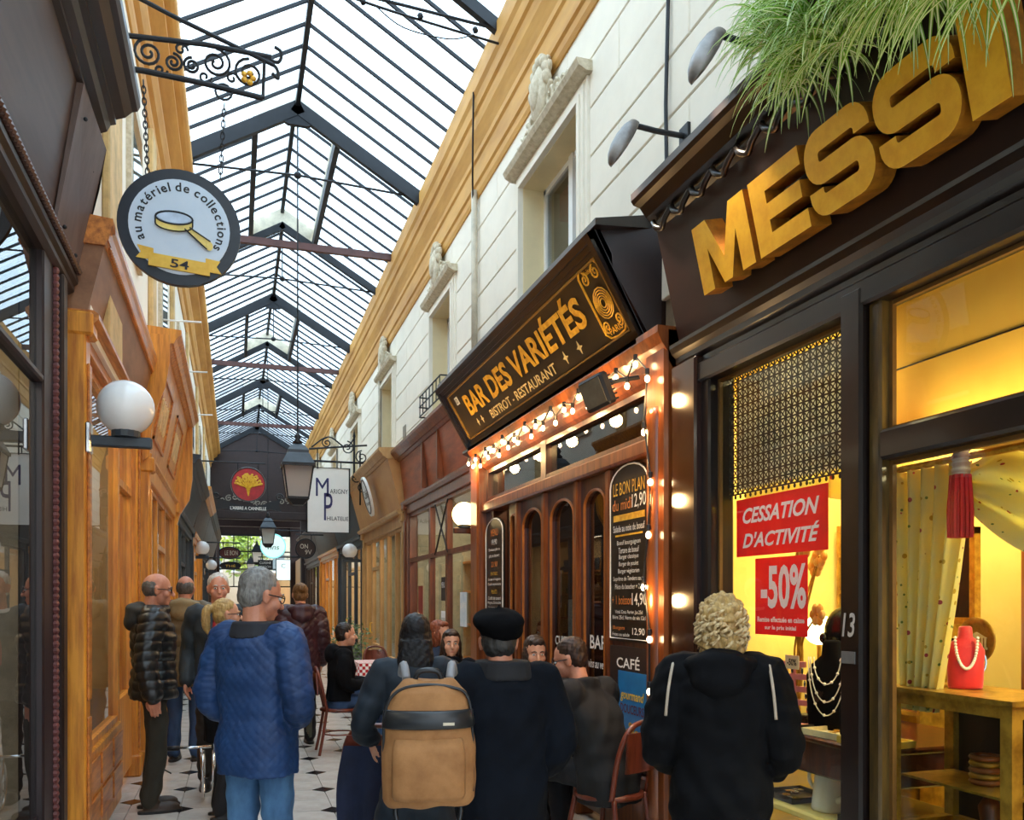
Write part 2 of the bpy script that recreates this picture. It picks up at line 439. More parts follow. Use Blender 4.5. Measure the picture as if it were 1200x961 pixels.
for (a, b) in WIN:
    if b < 1.5: continue
    wn += 1; yc = (a+b)/2
    root = thing('window_%d' % wn, None, None, (XR, yc, WZ0), kind='structure')
    mb = MB()   # reveals
    mb.box(XR, XR+.3, a, a+.008, WZ0, WZ1).box(XR, XR+.3, b-.008, b, WZ0, WZ1).box(XR, XR+.3, a, b, WZ1-.008, WZ1).box(XR-.06, XR+.3, a-.1, b+.1, WZ0-.06, WZ0)
    part(mb, 'window_reveal', mat('reveal_plaster', 'f0dcae', .8, var=.04, scale=(2,2,2)), root)
    mb = MB()
    for i, d in enumerate((.0, .035, .07)):
        t0, t1 = .14-d*1.4, .14-d*1.4-.045
        x = XR-.02-i*.015
        mb.box(x, XR+.02, a-t0, a-t1, WZ0, WZ1+t0); mb.box(x, XR+.02, b+t1, b+t0, WZ0, WZ1+t0); mb.box(x, XR+.02, a-t1, b+t1, WZ1+t1, WZ1+t0)
    part(mb, 'window_surround', m_cream, root)
    mb = MB()
    mb._extr([(XR-.13,WZ1+.2),(XR-.11,WZ1+.16),(XR-.05,WZ1+.13),(XR+.02,WZ1+.13),(XR+.02,WZ1+.21),(XR-.13,WZ1+.21)], a-.2, b+.2)
    part(mb, 'window_hood', m_stucco, root)
    part(ornament(yc, WZ1+.2), 'stucco_cartouche', m_stucco, root, True)
    xg = XR+.2
    mb = MB(); t = .055
    mb.box(xg, xg+.06, a, a+t, WZ0, WZ1).box(xg, xg+.06, b-t, b, WZ0, WZ1).box(xg, xg+.06, a, b, WZ1-t, WZ1).box(xg, xg+.06, a, b, WZ0, WZ0+t)
    mb.box(xg-.015, xg+.06, yc-.045, yc+.045, WZ0, WZ1)
    fr = part(mb, 'window_frame', m_wframe, root)
    for s0, s1 in ((a+t, yc-.045), (yc+.045, b-t)):
        part(MB().box(xg+.02, xg+.03, s0, s1, WZ0+t, WZ1-t), 'pane', m_glassr, root)
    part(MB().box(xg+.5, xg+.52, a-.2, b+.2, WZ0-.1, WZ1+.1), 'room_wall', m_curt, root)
    if wn == 2:
        part(MB().box(xg+.2, xg+.23, yc-.05, b-.15, WZ0+.25, WZ0+.62), 'red_picture', mat('red_picture', 'b5301c', .6, c2='d97a35'), root)
        part(MB().box(xg+.12, xg+.2, yc+.1, b-.1, WZ1-.3, WZ1-.06), 'red_blind', mat('red_blind', 'b03a20', .6), root)
    if wn in (3,):   # little iron flower guard
        mb = MB()
        for z in (.03, .16, .29):
            mb.tube([(XR,a-.05,WZ0+z),(XR-.17,a-.03,WZ0+z),(XR-.17,b+.03,WZ0+z),(XR,b+.05,WZ0+z)], .01, 5)
        for q in range(7):
            yy = a+(b-a)*q/6; mb.tube([(XR-.17,yy,WZ0+.02),(XR-.17,yy,WZ0+.3)], .007, 5)
        part(mb, 'iron_guard', m_iron, root)

# left upper wall
wall_left_near = struct('wall_left_near', MB().box(XL-.5, XL, YB, 5.64, 4.72, 6.95), m_cream)
mb = MB().box(XL-.5, XL, 5.66, YE, 3.2, 7.0)
wall_left = struct('wall_left', mb, m_cream)
profL = [(-.95,6.30),(-.80,6.30),(-.78,6.36),(-.78,6.44),(-.74,6.47),(-.70,6.55),(-.70,6.62),(-.64,6.66),(-.58,6.70),(-.58,6.76),(-.53,6.78),(-.50,6.80),(-.485,6.82),(-.485,6.95),(-.95,6.95)]
part(MB()._extr(profL, 5.66, YE), 'cornice', m_ochre, wall_left); part(MB()._extr(profL, YB, 5.64), 'cornice', m_ochre, wall_left_near)
for y0, y1 in ((6.1,6.75),(9.2,9.6),(12.2,12.5),(16,16.4),(20,20.5),(24.5,25)):
    part(MB().bbox(XL, XL+.05, y0, y1, 3.3, 6.3, .01), 'pilaster_strip', mat('pilaster_ochre', 'd6b479', .7), wall_left)
for y0 in (7.4, 10.4, 13.6, 17.6, 21.6, 26.0):
    mb = MB().box(XL, XL+.04, y0, y0+.9, 4.5, 5.75)
    part(mb, 'window_surround', m_stucco, wall_left)
    part(MB().box(XL+.02, XL+.045, y0+.12, y0+.78, 4.6, 5.62), 'pane', m_glassr, wall_left)
for y0, zz in ((8.2,5.2), (11.5,5.1), (14.0,5.1), (17.2,5.1)):   # iron stays crossing to the cornice edge
    part(MB().tube([(XL,y0,zz),(XL+.42,y0+.05,zz+.03)], .012, 6), 'iron_stay', m_white, wall_left)

# ---- glazed roof
RX, RZ, EX0, EX1, EZ = .755, 7.9, -.86, 2.37, 6.95
TR = [-2.9, .6, 4.1, 7.6, 11.1, 14.75, 18.2, 21.65, 25.15, 28.6, 32.0]
LAN = [(4.1,7.6) if False else None, (11.1,14.75), (18.2,21.65), (25.15,28.6)]
LAN = [l for l in LAN if l]
PW, UP = .51, .24
roof = thing('roof', 'pitched glass roof with dark iron glazing bars over the passage', None, (RX, 12, RZ), kind='structure')
def zs(x): return RZ-(RZ-EZ)*abs(x-RX)/(EX1-RX if x > RX else RX-EX0)
def slope_box(xa, xb, za, zb, t, wd):
    """bar in the x-z plane centred on y=0"""
    d = Vector((xb-xa, 0, zb-za)); n = Vector((-d.z, 0, d.x)).normalized()*t
    if n.z < 0: n = -n
    A = Vector((xa,0,za)); B = Vector((xb,0,zb)); h = Vector((0,wd/2,0))
    vs = [A-h, B-h, B+h, A+h, A-h-n, B-h-n, B+h-n, A+h-n]
    return vs, [[0,1,2,3],[7,6,5,4],[0,4,5,1],[1,5,6,2],[2,6,7,3],[3,7,4,0]]
barm = {}; glm = {}
def bar_at(key, xa, xb, za, zb, y, wd=.024, t=.034, name='glazing_bar', m=m_iron):
    if key not in barm: barm[key] = MB().add(*slope_box(xa, xb, za, zb, t, wd)).mesh(name, m)
    link(name, barm[key], roof, (-RX, y-12, -RZ))
def pane_at(key, xa, xb, za, zb, y, w_):
    key = (key, round(w_, 3))
    if key not in glm:
        glm[key] = MB().add(*slope_box(xa, xb, za+.012, zb+.012, -.006, w_-.006)).mesh('pane', m_roofglass)
    link('pane', glm[key], roof, (-RX, y-12, -RZ))
for a, b in zip(TR, TR[1:]):
    lan = (a, b) in LAN; n = 9; st = (b-a)/n
    zpl, zpr = zs(RX-PW), zs(RX+PW)
    for q in range(n):
        y0 = a+q*st; yc = y0+st/2
        if not lan:
            pane_at('l', EX0, RX, EZ, RZ, yc, st); pane_at('r', EX1, RX, EZ, RZ, yc, st)
            if q: bar_at('l', EX0, RX, EZ, RZ, y0); bar_at('r', EX1, RX, EZ, RZ, y0)
        else:
            pane_at('l1', EX0, RX-PW, EZ, zpl, yc, st); pane_at('r1', EX1, RX+PW, EZ, zpr, yc, st)
            pane_at('l2', RX-PW, RX, zpl+UP, RZ+UP, yc, st); pane_at('r2', RX+PW, RX, zpr+UP, RZ+UP, yc, st)
            if q:
                bar_at('l1', EX0, RX-PW, EZ, zpl, y0); bar_at('r1', EX1, RX+PW, EZ, zpr, y0)
                bar_at('l2', RX-PW, RX, zpl+UP, RZ+UP, y0); bar_at('r2', RX+PW, RX, zpr+UP, RZ+UP, y0)
    if lan:
        for s, zp in ((-1, zpl), (1, zpr)):
            x = RX+s*PW
            part(MB().box(x-.035, x+.035, a, b, zp-.14, zp+.02), 'purlin', m_iron, roof)
            part(MB().box(x-.012, x+.012, a, b, zp+.02, zp+UP), 'vent_upstand', m_board, roof)
        for y in (a, b):
            mb = MB()
            for s, zp in ((-1, zpl), (1, zpr)):
                x = RX+s*PW
                mb.add([(RX,y-.012,RZ),(x,y-.012,zp),(x,y-.012,zp+UP),(RX,y-.012,RZ+UP),(RX,y+.012,RZ),(x,y+.012,zp),(x,y+.012,zp+UP),(RX,y+.012,RZ+UP)],
                       [[0,1,2,3],[7,6,5,4],[0,4,5,1],[2,6,7,3],[1,5,6,2],[0,3,7,4]])
            part(mb, 'vent_gable_board', m_board, roof)
    zt = RZ+(UP if lan else 0)
    part(MB().box(RX-.028, RX+.028, a, b, zt-.09, zt+.02), 'ridge_bar', m_iron, roof)
for i, y in enumerate(TR):
    heavy = i % 2 == 0
    t = .17 if heavy else .11
    tr = thing('x', None, None) if False else None
    mb = MB().add(*[([v+Vector((0,y,0)) for v in f[0]], f[1]) for f in [slope_box(EX0, RX, EZ, RZ, t, .075)]][0])
    mb.add(*[([v+Vector((0,y,0)) for v in f[0]], f[1]) for f in [slope_box(EX1, RX, EZ, RZ, t, .075)]][0])
    if heavy: mb.add([(RX-.3,y-.03,RZ-.22),(RX+.3,y-.03,RZ-.22),(RX+.12,y-.03,RZ-.32),(RX-.12,y-.03,RZ-.32),(RX,y-.03,RZ-.02),(RX-.3,y+.03,RZ-.22),(RX+.3,y+.03,RZ-.22),(RX+.12,y+.03,RZ-.32),(RX-.12,y+.03,RZ-.32),(RX,y+.03,RZ-.02)],
                     [[0,3,2,1,4],[5,9,6,7,8],[0,5,8,3],[3,8,7,2],[2,7,6,1],[1,6,9,4],[4,9,5,0]])
    part(mb, 'truss', m_iron, roof)
    mb = MB().tube([(EX0+.1,y,6.9),(RX,y,6.96),(EX1-.05,y,6.9)], .014, 6).tube([(RX,y,6.95),(RX,y,RZ-.2)], .012, 6)
    mb.ell((RX,y,6.96), (.05,.05,.045), n=10, m=6)
    part(mb, 'tie_rod', m_iron, roof)
    if i < len(TR)-1 and not heavy or i in (3,):
        pass
for y in (13.2, 20.2, 27.0):
    part(MB().box(-.5, 2.32, y-.035, y+.035, 6.86, 6.96), 'tie_beam', m_rust, roof)
# slack cables strung across near the first bay
mb = MB().tube(smoothpath([(-.5,7.3,6.9),(.6,7.35,6.78),(1.3,7.4,6.72),(2.3,7.5,6.7)]), .012, 5)
mb.tube(smoothpath([(1.15,7.4,6.74),(1.4,7.4,6.6),(1.8,7.4,6.58),(2.05,7.45,6.7)]), .006, 5)
for q in range(3): mb.ell((1.05+.5*q,7.4,6.75-.02*q), .03, n=6, m=4)
part(mb, 'slack_cable', m_iron, roof)

# ---- building closing the passage, with a low dark ceiling
m_dkceil = mat('dark_brown_ceiling', '3a2420', .7, c2='2a1916')
m_dkbeam = mat('dark_beam', '2b1a18', .6)
mb = MB().box(-2, 4, YE, YE+.4, 4.75, 9.5)
wall_end = struct('wall_end', mb, m_dkbeam)
part(MB().box(-1.2, 2.9, YE+.4, YE+6.5, 4.75, 4.95), 'ceiling_slab', m_dkceil, wall_end)
part(MB().bbox(-1, 2.7, YE-.1, YE+.25, 4.5, 4.8, .03), 'header_beam', m_dkbeam, wall_end)
part(MB().box(-1, 2.7, YE+3, YE+3.3, 4.5, 4.8), 'beam', m_dkbeam, wall_end)
part(MB().box(-1.2, 2.9, YE+6.3, YE+6.6, 4.42, 9), 'far_header', m_dkbeam, wall_end)
for x0, x1 in ((-1.2,-.62), (2.3,2.9)):
    part(MB().bbox(x0, x1, YE-.05, YE+.5, 0, 4.8, .03), 'pier', m_dkbeam, wall_end)
    part(MB().box(x0, x1, YE+6.1, YE+6.6, 0, 4.8), 'pier', m_dkbeam, wall_end)
mb = MB()
for q in range(16):
    a = q*.21; mb.tube(spiral((-.4+q*.2, 5.15+.12*math.sin(a*3)), .12, 1.4, q, CW(0, YE-.14, 0), 14, 1 if q % 2 else -1), .02, 5)
part(mb, 'iron_scrollwork', mat('pale_iron', '8d8478', .5), wall_end)
mb = MB().box(-1.6, -.82, YE, 62, 0, 3.3).box(2.5, 3.3, YE, 62, 0, 3.3)
struct('wall_beyond', mb, m_tanw)
mb = MB().box(-6, 9, 60, 60.5, 0, 16)
wall_far = struct('wall_far', mb, mat('far_facade', 'c9bea8', .8, var=.02))
for r_ in range(4):
    for c_ in range(5):
        x = -1.6+c_*1.35; z = 3.6+r_*2.3
        part(MB().box(x, x+.75, 59.9, 60, z, z+1.5), 'window_shutter', mat('far_window', '7d888c', .4), wall_far)
        part(MB().box(x-.08, x+.83, 59.85, 60, z-.12, z), 'window_sill', m_white, wall_far)

# glazed iron screen and a tree beyond the low ceiling
scr = struct('trim_1', MB().box(-.62, 2.3, YE+6.28, YE+6.36, 4.36, 4.44), m_iron)
for k in range(6): part(MB().box(-.62+k*.584-.02, -.62+k*.584+.02, YE+6.3, YE+6.34, 2.2, 4.4), 'mullion', m_iron, scr)
for z in (2.2, 2.95, 3.7): part(MB().box(-.62, 2.3, YE+6.3, YE+6.34, z-.025, z+.025), 'transom', m_iron, scr)
for k in range(5):
    for z0, z1 in ((2.22,2.93),(2.97,3.68),(3.72,4.38)):
        part(MB().box(-.6+k*.584, -.6+k*.584+.544, YE+6.315, YE+6.322, z0, z1), 'pane', m_glass, scr)
tr_ = thing('tree', 'green and yellow tree in daylight beyond the far end of the passage', 'tree', (.6, 52, 0))
part(MB().tube([(.6,52,0),(.62,52,2),(.5,52,4.2)], [.16,.13,.07], 8), 'trunk', m_umber, tr_, True)
mb = MB(); rnd = random.Random(2)
for k in range(900):
    d = Vector((rnd.gauss(0,1),rnd.gauss(0,1),rnd.gauss(0,1))).normalized()*rnd.uniform(.5,1.7); p = Vector((.4,52,4.6))+Vector((d.x*.9,d.y*.6,d.z))
    a = Vector((rnd.gauss(0,1),rnd.gauss(0,1),rnd.gauss(0,.6))).normalized(); b = a.orthogonal().normalized()*.1
    mb.add([p, p+a*.15+b, p+a*.3, p+a*.15-b], [[0,1,2,3]])
part(mb, 'foliage', mat('tree_leaf','a9b53a',.5,c2='6f8f2c',scale=(1,1,1)), tr_)['kind'] = 'stuff'
# ================================================================== SHOPFRONTS
def XO(side, u): return XR-u if side == 'R' else XL+u
def ubox(mb, side, u0, u1, y0, y1, z0, z1, b=None):
    a, c = sorted((XO(side,u0), XO(side,u1)))
    return mb.bbox(a, c, y0, y1, z0, z1, b) if b else mb.box(a, c, y0, y1, z0, z1)
def uprof(mb, side, prof, y0, y1): return mb._extr([(XO(side,u), z) for u, z in prof], y0, y1)
m_inwall = mat('shop_inside_wall', 'd8b98a', .8, var=.08)
m_indark = mat('shop_inside_dark', '3a2c22', .8)
GOODS = [mat('goods_%d' % i, c, .6, var=.2) for i, c in enumerate(('b98a50','7b2f24','d8cfb8','3c5066','c9a23e','5c6b3a','2b2420','e6dcc6','8d5a38'))]
def shopfront(side, y0, y1, wood, fas, bays, label, name='shopfront', riser=.6, head=2.75, fz=(2.95,3.65), proj=(.06,.25), trim=None, light=20, inner=None, goods=True, transom=None, lcol=(1,.8,.55), glassm=None, fwood=None, cw_=1):
    root = thing(name, label, 'shopfront', (XO(side,0), (y0+y1)/2, 0))
    trim = trim or wood; fwood = fwood or fas
    for ya, yb in ((y0, y0+.16), (y1-.16, y1)):
        p = part(ubox(MB(), side, -.12, .06, ya, yb, 0, head+.2, .012), 'pilaster', wood, root)
        mb = MB(); ubox(mb, side, .06, .075, ya+.035, yb-.035, .25, .9, .006); ubox(mb, side, .06, .075, ya+.035, yb-.035, 1.0, head-.1, .006)
        part(mb, 'raised_panel', trim, p)
        ubox(mb := MB(), side, -.1, .09, ya-.012, yb+.012, 0, .2, .015); part(mb, 'plinth', wood, p)
        ubox(mb := MB(), side, -.1, .1, ya-.015, yb+.015, head+.06, head+.2, .015); part(mb, 'capital', wood, p)
    mb = MB(); ubox(mb, side, -.12, .05, y0+.16, y1-.16, head, fz[0]+.02, .01); part(mb, 'head_rail', trim, root)
    p0, p1 = proj
    mb = uprof(MB(), side, [(-.2,fz[0]),(p0,fz[0]),(p1,fz[1]),(-.2,fz[1])], y0, y1); fb = part(mb, 'fascia', fwood, root)
    mb = uprof(MB(), side, [(-.2,fz[1]),(p1+.02*cw_,fz[1]),(p1+.05*cw_,fz[1]+.03),(p1+.07*cw_,fz[1]+.03),(p1+.1*cw_,fz[1]+.08),(p1+.14*cw_,fz[1]+.12),(p1+.14*cw_,fz[1]+.16),(-.2,fz[1]+.2)], y0-.02, y1+.02)
    part(mb, 'crown_moulding', trim, root)
    mb = uprof(MB(), side, [(-.2,fz[0]-.08),(p0+.03,fz[0]-.08),(p0+.06,fz[0]-.05),(p0+.06,fz[0]-.02),(p0+.03,fz[0]),(-.2,fz[0])], y0, y1)
    part(mb, 'bead_moulding', trim, root)
    tot = sum(bw for bw, _ in bays); L = y1-y0-.32; ya = y0+.16
    for k, (bw, kind) in enumerate(bays):
        yb = ya+L*bw/tot; t = .05; zb = .12 if kind == 'door' else riser
        if kind != 'door':
            r = part(ubox(MB(), side, -.1, .03, ya, yb, 0, riser, .01), 'stall_riser', wood, root)
            n = max(1, round((yb-ya)/.7))
            for q in range(n):
                a = ya+(yb-ya)*q/n; b = ya+(yb-ya)*(q+1)/n
                for i_, (z0, z1) in enumerate(((.12, riser*.5), (riser*.56, riser-.06))):
                    part(ubox(MB(), side, .03, .045, a+.05, b-.05, z0, z1, .01), 'raised_panel', trim, r)
        mb = MB()
        ubox(mb, side, -.06, .01, ya, ya+t, zb, head); ubox(mb, side, -.06, .01, yb-t, yb, zb, head)
        ubox(mb, side, -.058, .006, ya+.002, yb-.002, head-t, head-.002); ubox(mb, side, -.058, .006, ya+.002, yb-.002, zb+.002, zb+t)
        rows = [(zb+t, head-t)]
        if transom or kind == 'door':
            zt = transom or head-.55
            ubox(mb, side, -.056, .012, ya+.003, yb-.003, zt-.03, zt+.03); rows = [(zb+t, zt-.03), (zt+.03, head-t)]
        if kind == 'door':
            ubox(mb, side, -.056, .014, ya+.003, yb-.003, .122, .8); rows = [(.8, rows[0][1]), rows[1]]
        nm = 'door_leaf' if kind == 'door' else 'window_frame'
        f = part(mb, nm, wood, root)
        if kind == 'door': part(MB().tube([(XO(side,.02), yb-.09, 1.0), (XO(side,.06), yb-.09, 1.0), (XO(side,.06), yb-.09, 1.18), (XO(side,.02), yb-.09, 1.18)], .012, 6), 'handle', m_goldp, f)
        for a, b in rows: part(ubox(MB(), side, -.035, -.027, ya+t, yb-t, a, b), 'pane', glassm or m_glass, root)
        ya = yb
    # the room behind
    if inner is not None:
        mb = MB(); ubox(mb, side, -1.3, -1.25, y0, y1, 0, head+.2); ubox(mb, side, -1.3, -.15, y0, y0+.03, 0, head+.2); ubox(mb, side, -1.3, -.15, y1-.03, y1, 0, head+.2)
        ubox(mb, side, -1.3, -.15, y0, y1, head+.15, head+.2)
        rm = part(mb, 'room_shell', inner, root)
        if goods:
            for z in (.75, 1.25, 1.75, 2.2):
                sh = part(ubox(MB(), side, -1.25, -.85, y0+.05, y1-.05, z-.03, z), 'shelf', m_honeyh, root)
                y = y0+.12
                while y < y1-.3:
                    wv = random.uniform(.09,.24); h = random.uniform(.1,.36)
                    part(ubox(MB(), side, -1.2, -.95+random.uniform(-.04,.06), y, y+wv, z, z+h, .01), 'display_box', random.choice(GOODS), sh)
                    y += wv+random.uniform(.03,.16)
        if light:
            lamp('AREA', (XO(side,-.7), (y0+y1)/2, head+.1), light, lcol, .5, None, (y1-y0)*.7, 'shop_ceiling_light')
    return root, fb
def globe_light(side, y, z, u, r, label, lit=0, arm_mat=None):
    """opal globe standing on a flat dark bracket arm"""
    root = thing('globe_lamp', label, 'lamp', (XO(side,0), y, z), group='opal globe lamps on brackets')
    mb = MB(); ubox(mb, side, .02, u+r*.9, y-.03, y+.03, z-r-.075, z-r-.012, .008)
    part(mb, 'bracket_arm', arm_mat or m_slate, root)
    mb = MB(); ubox(mb, side, 0, .03, y-.05, y+.05, z-r-.12, z-r+.06, .008); part(mb, 'wall_plate', m_chrome, root)
    part(MB().lathe([(.0,-r-.015),(r*.5,-r-.015),(r*.5,-r+.03),(r*.4,-r+.03)], (XO(side,u), y, z), 14), 'gallery', m_slate, root)
    part(MB().ell((XO(side,u), y, z), r, n=24, m=16), 'globe', emis('lit_opal', 'ffdf9a', 3.0) if lit else m_opal, root, True)
    if lit: lamp('POINT', (XO(side,u), y, z), lit, (1,.75,.4), r+.01, name='globe_light')

# ------------------------------------------------------------------ jewellery shop (near, right wall)
m_mes = mat('blackened_wood', '190e0b', .3, c2='100808', scale=(3,20,20), coat=.3)
m_mesf = mat('dark_brown_fascia', '2a1613', .45, c2='1c0f0d', scale=(4,2,4))
jew = thing('jewellery_shopfront', 'dark wooden jewellery shopfront under big yellow block letters', 'shopfront', (XR, 3, 0))
y0, y1 = .2, 4.43
part(MB()._extr([(2.7,3.07),(2.46,3.07),(2.31,3.72),(2.7,3.72)], y0, y1), 'fascia', m_mesf, jew)
part(MB()._extr([(2.7,3.72),(2.31,3.72),(2.285,3.735),(2.285,3.76),(2.24,3.79),(2.2,3.84),(2.16,3.85),(2.145,3.87),(2.145,3.91),(2.7,3.94)], y0, y1), 'crown_moulding', m_mes, jew)
mb = MB()
for q in range(20):
    ya = y1-.05-q*.21
    pts = [(2.262,ya,3.75),(2.25,ya-.05,3.70),(2.262,ya-.1,3.675),(2.25,ya-.15,3.70),(2.262,ya-.2,3.75)]
    mb.tube(smoothpath(pts,4), .017, 6)
part(mb, 'carved_festoon', m_mes, jew, True)
part(MB()._extr([(2.7,2.9),(2.47,2.9),(2.455,2.92),(2.455,2.95),(2.43,2.97),(2.43,3.0),(2.405,3.02),(2.39,3.05),(2.39,3.07),(2.7,3.09)], y0, y1), 'lower_moulding', m_mes, jew)
part(MB().bbox(2.42, 2.58, y0, y1, 2.8, 2.91, .012), 'head_rail', m_mes, jew)
part(MB().bbox(2.40, 2.6, 4.16, y1, 0, 2.95, .012), 'pilaster', mat('polished_umber', '3a1d12', .18, c2='23110b', scale=(20,20,2), coat=.8), jew)
part(MB().bbox(2.44, 2.6, 4.08, 4.18, 0, 2.85, .012), 'jamb', m_mes, jew)
post = part(MB().bbox(2.414, 2.54, 2.87, 3.0, 0, 2.88, .012), 'mullion', m_mes, jew)
part(MB().bbox(2.45, 2.54, 2.80, 2.87, 0, 2.85, .01), 'mullion_side', mat('olive_brown_wood', '5a451c', .35, c2='2d2110', scale=(20,20,3), coat=.4), post)
mb = MB(); text_into(mb, '13', RW(2.4125, 2.94, 1.5, 0), h=.1, wd=.08, shear=.2); part(mb, 'number', mat('chalk_white', 'b9b2ac', .6), post)
part(MB().box(2.41, 2.415, 2.90, 2.98, 1.34, 1.39), 'name_plate', mat('grey_plate', '6d6a68', .4), post)
part(MB().bbox(2.44, 2.56, y0, 2.80, 2.16, 2.28, .012), 'transom', m_mes, jew)
part(MB().bbox(2.42, 2.6, y0, 4.16, 0, .22, .02), 'plinth', m_mes, jew)
part(MB().box(2.52, 2.53, 3.0, 4.08, .22, 2.8), 'pane', m_glass, jew)
part(MB().box(2.52, 2.53, y0, 2.80, .22, 2.16), 'pane', m_glass, jew)
part(MB().box(2.52, 2.53, y0, 2.80, 2.28, 2.8), 'pane', m_glass, jew)
# thin gilt beads around the panes
mb = MB()
for a, b, c, d in ((3.0,4.08,.22,2.8), (y0,2.80,.22,2.16), (y0,2.80,2.28,2.8)):
    mb.box(2.495,2.515,a,a+.018,c,d).box(2.495,2.515,b-.018,b,c,d).box(2.497,2.513,a+.001,b-.001,d-.018,d-.001).box(2.497,2.513,a+.001,b-.001,c+.001,c+.018)
part(mb, 'glazing_bead', mat('brown_bead', '6b4a20', .4), jew)
m_yell = mat('warm_yellow_plaster', 'efd67c', .8, c2='e4c664', scale=(1,1,1))
mb = MB().box(3.75, 3.8, y0, 4.4, 0, 2.95).box(2.6, 3.8, 4.36, 4.42, 0, 2.95).box(2.6, 3.8, y0-.05, y0, 0, 2.95).box(2.6, 3.8, y0, 4.4, 2.93, 3.0)
mb.box(2.78, 3.75, 3.08, 3.1, 2.3, 2.95)
part(mb, 'room_shell', m_yell, jew)
m_amber = mat('amber_panel', 'f4c04e', .7, c2='e6a738', scale=(2,.7,.7))
ap = part(MB().box(2.74, 2.77, y0, 3.07, 2.3, 2.93), 'amber_back_panel', m_amber, jew)
part(MB().box(2.735, 2.74, y0, 3.07, 2.60, 2.606), 'panel_joint', m_mes, ap)
part(MB().box(2.56, 2.77, y0, 3.07, 2.27, 2.3), 'transom_shelf', m_amber, jew)
part(MB().box(3.66, 3.7, .3, 3.22, .3, 2.1), 'brown_panel', m_barhi, jew)
part(MB().bbox(2.62, 3.72, .3, 2.7, .3, .36, .01), 'window_board', m_barwood, jew)
for yy, pw in ((3.55, 24), (1.7, 26)):
    lamp('AREA', (3.1, yy, 2.9 if yy > 3 else 2.26), pw, (1,.82,.42), .5, None, .9, 'window_ceiling_light')
lamp('AREA', (2.63, 1.6, 2.31), 5, (1,.8,.42), .16, (PI,0,0), 2.5, 'transom_light')
# block letters M E S S I, each a letter of its own
TM = math.atan(.15/.65)
LX, LY, LZ = 2.30, 3.89, 3.17
def S_poly(w_, h, t):
    """block S: one fat stroke with rounded turns"""
    l, r, b, tp, mid, rc = t/2, w_-t/2, t/2, h-t/2, h/2, .056
    def arc(cx, cy, a0, a1): return [(cx+rc*math.cos(math.radians(a0+(a1-a0)*k/6)), cy+rc*math.sin(math.radians(a0+(a1-a0)*k/6))) for k in range(7)]
    P = [(r,h*.66)]+arc(r-rc,tp-rc,0,90)+arc(l+rc,tp-rc,90,180)+arc(l+rc,mid+rc,180,270)+arc(r-rc,mid-rc,90,0)+arc(r-rc,b+rc,0,-90)+arc(l+rc,b+rc,270,180)+[(l,h*.34)]
    P = [Vector(p) for p in P]; Lf, Rt = [], []
    for i, p in enumerate(P):
        d = (P[min(i+1,len(P)-1)]-P[max(i-1,0)]).normalized(); n = Vector((-d.y, d.x)); Lf.append(p+n*t/2); Rt.append(p-n*t/2)
    return [(v.x, v.y) for v in Lf+Rt[::-1]]
h = .335; t = .085
polys = {
 'M': (.46, [(0,0),(.105,0),(.105,.2),(.195,0),(.265,0),(.355,.2),(.355,0),(.46,0),(.46,h),(.335,h),(.23,.12),(.125,h),(0,h)]),
 'E': (.36, [(0,0),(.36,0),(.36,t*.9),(.11,t*.9),(.11,h/2-t*.42),(.34,h/2-t*.42),(.34,h/2+t*.42),(.11,h/2+t*.42),(.11,h-t*.9),(.36,h-t*.9),(.36,h),(0,h)]),
 'S': (.375, S_poly(.375, h, t)),
 'I': (.15, [(0,0),(.15,0),(.15,h),(0,h)])}
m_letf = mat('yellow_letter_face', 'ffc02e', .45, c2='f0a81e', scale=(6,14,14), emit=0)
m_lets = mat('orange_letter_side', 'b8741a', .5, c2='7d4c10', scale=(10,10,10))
yy = LY
lets = thing('shop_name_letters', 'raised yellow block letters spelling the name above the jewellery window', 'sign', (2.31, 3, 3.1))
for ch, adv in (('M',.50),('E',.385),('S',.4),('S',.4),('I',.2)):
    wd, poly = polys[ch]
    mb = MB(); mb.prism(poly, RW(LX, yy, LZ, TM), .105)
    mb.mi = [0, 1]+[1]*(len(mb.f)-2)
    part(mb, 'letter_'+ch.lower(), [m_letf, m_lets], lets)
    yy -= adv
